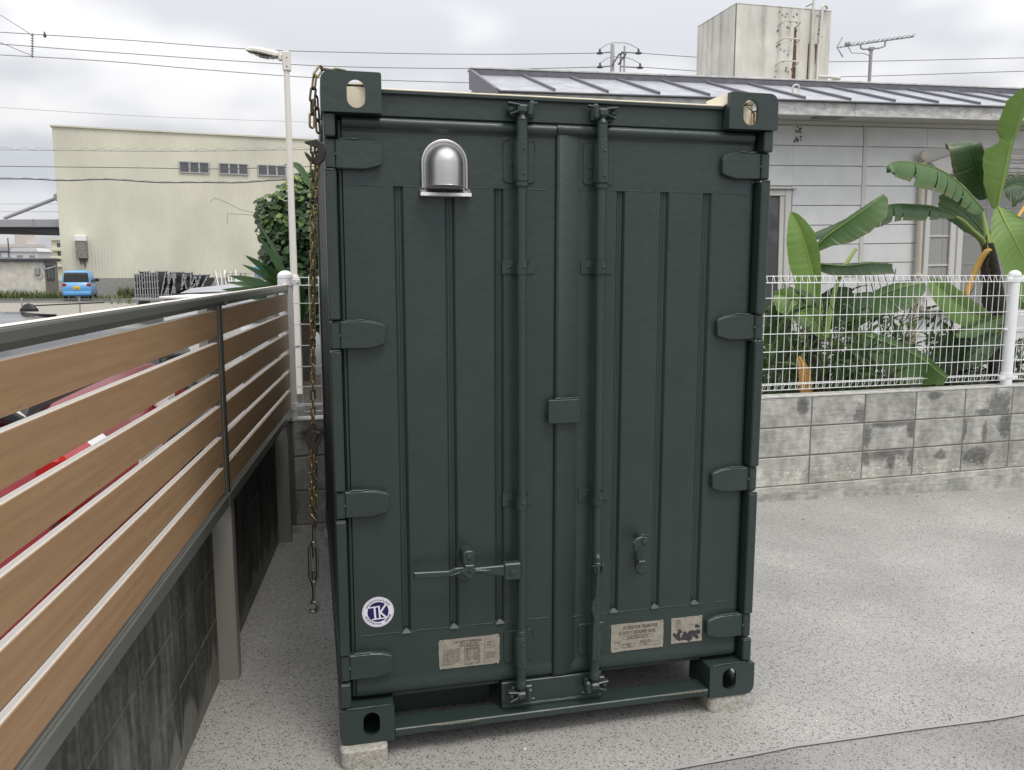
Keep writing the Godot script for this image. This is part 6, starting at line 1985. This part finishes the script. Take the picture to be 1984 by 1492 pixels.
func reed(q: RandomNumberGenerator, m: MB, p: Vector3, h: float, tall: bool) -> void:
	var lean := V(q.randf_range(-.35, .35), 0, q.randf_range(-.15, .3))
	for k in (5 if tall else 3):
		var t0 := .25 + .16 * k
		var b := p + lean * h * t0 * t0 + V(0, h * t0, 0)
		var d := V(q.randf_range(-1, 1), q.randf_range(.3, 1.1), q.randf_range(-.6, .8)).normalized()
		var l := h * q.randf_range(.25, .5)
		var side := d.cross(V(q.randf_range(-.4, .4), 0, 1)).normalized() * q.randf_range(.009, .019)
		var prev := b
		var ps := side
		m.st.set_color(Color(.065, .11, .040) * q.randf_range(.55, 1.7))
		for s in 5:
			var f := (s + 1) / 5.0
			var nx := b + d * l * f + V(0, -l * f * f * .55, 0)
			var ns := side * (1.0 - f * .92)
			m.tri(prev - ps, prev + ps, nx + ns)
			m.tri(prev - ps, nx + ns, nx - ns)
			prev = nx
			ps = ns
	m.st.set_color(Color(.10, .14, .05))
	m.tube([p, p + lean * h * .25 + V(0, h * .5, 0), p + lean * h + V(0, h * .97, 0)], .004, 4, false)

func build_reeds() -> void:
	var q := RandomNumberGenerator.new()
	q.seed = 101
	var spots := [["dense reeds behind the mesh fence beside the container", 1.7, 2.85, 150, .85, -6.45, .8], ["sparse tall reeds in the middle of the mesh fence", 2.6, 3.8, 40, 1.0, -6.75, .5], ["reeds at the foot of the tall banana plant", 3.5, 5.2, 70, .75, -6.95, .5], ["reeds in the narrow strip left of the container", -1.2, .2, 50, .8, -5.9, .8]]
	for s in spots:
		var m := MB.new()
		for k in s[3]:
			var x := q.randf_range(s[1], s[2])
			reed(q, m, V(x, .40, s[5] + q.randf_range(-s[6], s[6] * .45) - .16 * (x - s[1])), s[4] * q.randf_range(.5, 1.25), q.randf() < .4)
		tag(obj("reeds", m, M.leaf), s[0], "reeds", "", "stuff")
	# litter of dead leaves against the wall foot
	var lt := MB.new()
	for k in 260:
		var x := q.randf_range(-.8, 6.0)
		var p := V(x, .505, -5.02 - .285 * (x + 1.31) + .05 - q.randf_range(.05, .9))
		var a := q.randf() * TAU
		lt.st.set_color(Color(.16, .11, .055) * q.randf_range(.4, 1.3))
		var d := V(cos(a), q.randf_range(-.1, .4), sin(a)) * q.randf_range(.03, .10)
		var e := V(-sin(a), .1, cos(a)) * .018
		lt.tri(p, p + d * .5 + e, p + d)
		lt.tri(p, p + d, p + d * .5 - e)
	tag(obj("leaf_litter", lt, M.leaf), "dead leaves and stalks on the soil behind the grey wall", "leaf litter", "", "stuff")

func build_shrub() -> void:
	var q := RandomNumberGenerator.new()
	q.seed = 55
	var T := thing("climbing_shrub", "dense round-leaved climber smothering a trunk beside the lamp post", "shrub", V(-2.14, 0, -8.1))
	obj("trunk", MB.new().tube([V(.10, 0, 0), V(.12, .8, .02), V(.08, 1.6, 0), V(.10, 2.35, .02)], [.11, .10, .09, .05], 8), M.trunk, T)
	var blobs := [[.05, 2.22, .0, .20], [-.16, 2.12, .03, .17], [.22, 2.20, -.02, .18], [-.10, 1.95, .06, .19], [.20, 1.98, .08, .19], [-.02, 1.80, .08, .20], [.24, 1.75, .03, .17], [-.14, 1.72, .02, .15], [.05, 1.60, .06, .17], [.24, 2.42, -.04, .10], [.12, 2.38, .0, .12], [-.06, 1.50, .02, .14], [.20, 1.52, .02, .15], [.30, 1.35, .0, .15], [.28, 1.10, -.02, .14], [.15, 1.2, -.05, .16], [.40, 1.9, -.1, .2], [.42, 2.25, -.1, .16], [.42, 1.6, -.1, .2]]
	var m := MB.new()
	for b in blobs:
		for k in int(300 * b[3] / .18):
			var d := V(q.randf_range(-1, 1), q.randf_range(-1, 1), q.randf_range(-1, 1)).normalized()
			var p: Vector3 = V(b[0], b[1], b[2]) + d * b[3] * pow(q.randf(), .33)
			var up := (V(0, .6, .55) + d * .8 + V(q.randf_range(-.5, .5), q.randf_range(-.3, .5), q.randf_range(-.5, .5))).normalized()
			var x := up.cross(V(q.randf_range(-1, 1), q.randf_range(-1, 1), q.randf_range(-1, 1))).normalized()
			var y := x.cross(up)
			var s := q.randf_range(.019, .034)
			var young: bool = b[1] > 1.85 and d.y > .1 and q.randf() < .55
			m.st.set_color((Color(.145, .225, .055) if young else Color(.040, .082, .028)) * q.randf_range(.65, 1.35))
			var pts := []
			for i in 6:
				var a := TAU * i / 6.0
				pts.append(p + (x * cos(a) * 1.15 + y * sin(a) * .9) * s + up * (-.25 * s * cos(a) * cos(a)))
			for i in range(1, 5): m.tri(pts[0], pts[i], pts[i + 1])
	obj("crown", m, M.leaf, T)
	obj("tendril", MB.new().tube([V(-.28, 2.10, .1), V(-.42, 2.13, .1), V(-.55, 2.20, .12), V(-.66, 2.24, .1), V(-.70, 2.20, .1)], .002, 4).tube([V(-.30, 2.08, .1), V(-.46, 2.09, .1), V(-.54, 2.09, .12), V(-.55, 2.0, .1)], .0018, 4), M.twig, T)
	# spiky strap-leaved plant at its foot
	var S := thing("strap_leaf_plant", "plant with long pointed dark green strap leaves beside the lamp post foot", "plant", V(-2.02, 0, -7.75))
	obj("plant_stem", MB.new().tube([V(0, 0, 0), V(.02, 1.2, 0)], [.07, .05], 8), M.trunk, S)
	var tips := [[-.48, 1.52, .35, .06], [-.36, 1.70, .25, .06], [-.40, 1.36, .45, .07], [-.30, 1.90, .1, .04], [-.34, 2.02, -.1, .025], [-.25, 1.32, .5, .075], [-.20, 1.62, .3, .07], [-.10, 1.5, .5, .07], [.15, 1.5, .4, .07], [.4, 1.45, .4, .06], [-.56, 1.46, .2, .05], [-.12, 1.3, .6, .07], [-.03, 2.50, .1, .04], [.1, 1.35, .5, .07], [-.44, 1.62, .1, .045], [-.22, 1.42, .55, .06], [-.5, 1.40, .5, .055], [-.30, 1.55, .05, .05]]
	for t in tips:
		var lm := MB.new()
		var a := V(.06, 1.1, 0) if t[1] < 2.3 else V(.24, 2.26, .1)
		var b := V(t[0], t[1], t[2])
		var c := (a + b) * .5 + V(0, .10, 0)
		var path := smooth_path([a, c, b], 10)
		lm.st.set_color(Color(.045, .095, .035) * q.randf_range(.75, 1.5))
		var up := V(0, 1, .4).normalized()
		var rows := []
		for i in 11:
			var f := i / 10.0
			var w: float = t[3] * sin(PI * (.12 + .88 * f)) * .72 + .004 * (1 - f)
			var tg := (b - a).normalized()
			var sd := tg.cross(V(0, .5, 1)).normalized()
			rows.append([path[i] - sd * w + V(0, w * .25, 0), path[i], path[i] + sd * w + V(0, w * .25, 0)])
		lm.grid(rows, up)
		obj("strap_leaf", lm, M.leaf, S)

func build_weeds() -> void:
	var g := [Color(.10, .14, .045), Color(.13, .16, .06), Color(.07, .11, .035), Color(.20, .19, .09)]
	tufts("weeds", "green weeds growing along the foot of the shed", 900, func(q): return V(q.randf_range(-27, -23.4), 0, q.randf_range(-43.7, -42.6)), .15, .62, g, 1, .02)
	tufts("weeds", "weeds along the warehouse plinth right of the van", 1000, func(q):
		var u: float = q.randf_range(3.0, 8.5)
		return V(-24.62 + u * .937, 0, -45.6 - u * .349 + q.randf_range(0, .5)), .2, .85, g, 2, .02)
	tufts("weeds", "low weeds at the left of the van", 400, func(q): return V(q.randf_range(-22.9, -20.0), 0, q.randf_range(-44.5, -41.8)), .08, .35, g, 3, .02)
	tufts("weeds", "yellow-green tuft on the gravel by the chain-link fence", 240, func(q): return V(-12.5 + q.randfn(0, .35), 0, -27.4 + q.randf_range(-.4, .2)), .15, .42, [Color(.24, .24, .06), Color(.16, .18, .06)], 4, .014)
	tufts("weeds", "thin weeds at the right of the scaffold rack", 500, func(q): return V(q.randf_range(-18, -9), 0, q.randf_range(-40, -37.2)), .1, .5, g, 5, .02)

func _ready() -> void:
	var cam := Camera3D.new()
	cam.name = "camera"
	cam.fov = rad_to_deg(2.0 * atan(746.0 / 1612.74))
	cam.position = V(0, 1.58, 0)
	cam.rotation = V(-.138879, 0, 0)
	cam.near = .05
	cam.far = 2500.0
	add_child(cam, true)
	cam.current = true
	var env := Environment.new()
	env.background_mode = Environment.BG_SKY
	var sky := Sky.new()
	var sm := PanoramaSkyMaterial.new()
	sm.panorama = make_sky()
	sky.sky_material = sm
	env.sky = sky
	env.background_energy_multiplier = 1.0
	env.tonemap_mode = Environment.TONE_MAPPER_LINEAR
	env.tonemap_exposure = 1.0
	env.sdfgi_enabled = true
	env.ssao_enabled = true
	env.ssil_enabled = true
	var we := WorldEnvironment.new()
	we.name = "world_environment"
	we.environment = env
	add_child(we, true)
	var sun := DirectionalLight3D.new()
	sun.name = "sun"
	sun.light_color = Color(1.0, .97, .92)
	sun.light_energy = .48
	sun.light_angular_distance = 18.0
	sun.shadow_enabled = true
	sun.rotation = V(deg_to_rad(-62), deg_to_rad(38), 0)
	add_child(sun, true)
	rng.seed = 1
	make_materials()
	build_ground()
	build_house()
	build_tank()
	build_warehouse()
	build_block_wall()
	build_mesh_fence()
	build_slat_fence()
	build_container()
	build_pads()
	build_chain()
	build_lamp()
	build_cars()
	build_van()
	build_scaffold()
	build_far_town()
	build_wires()
	build_bananas()
	build_reeds()
	build_shrub()
	build_weeds()
	build_grit()
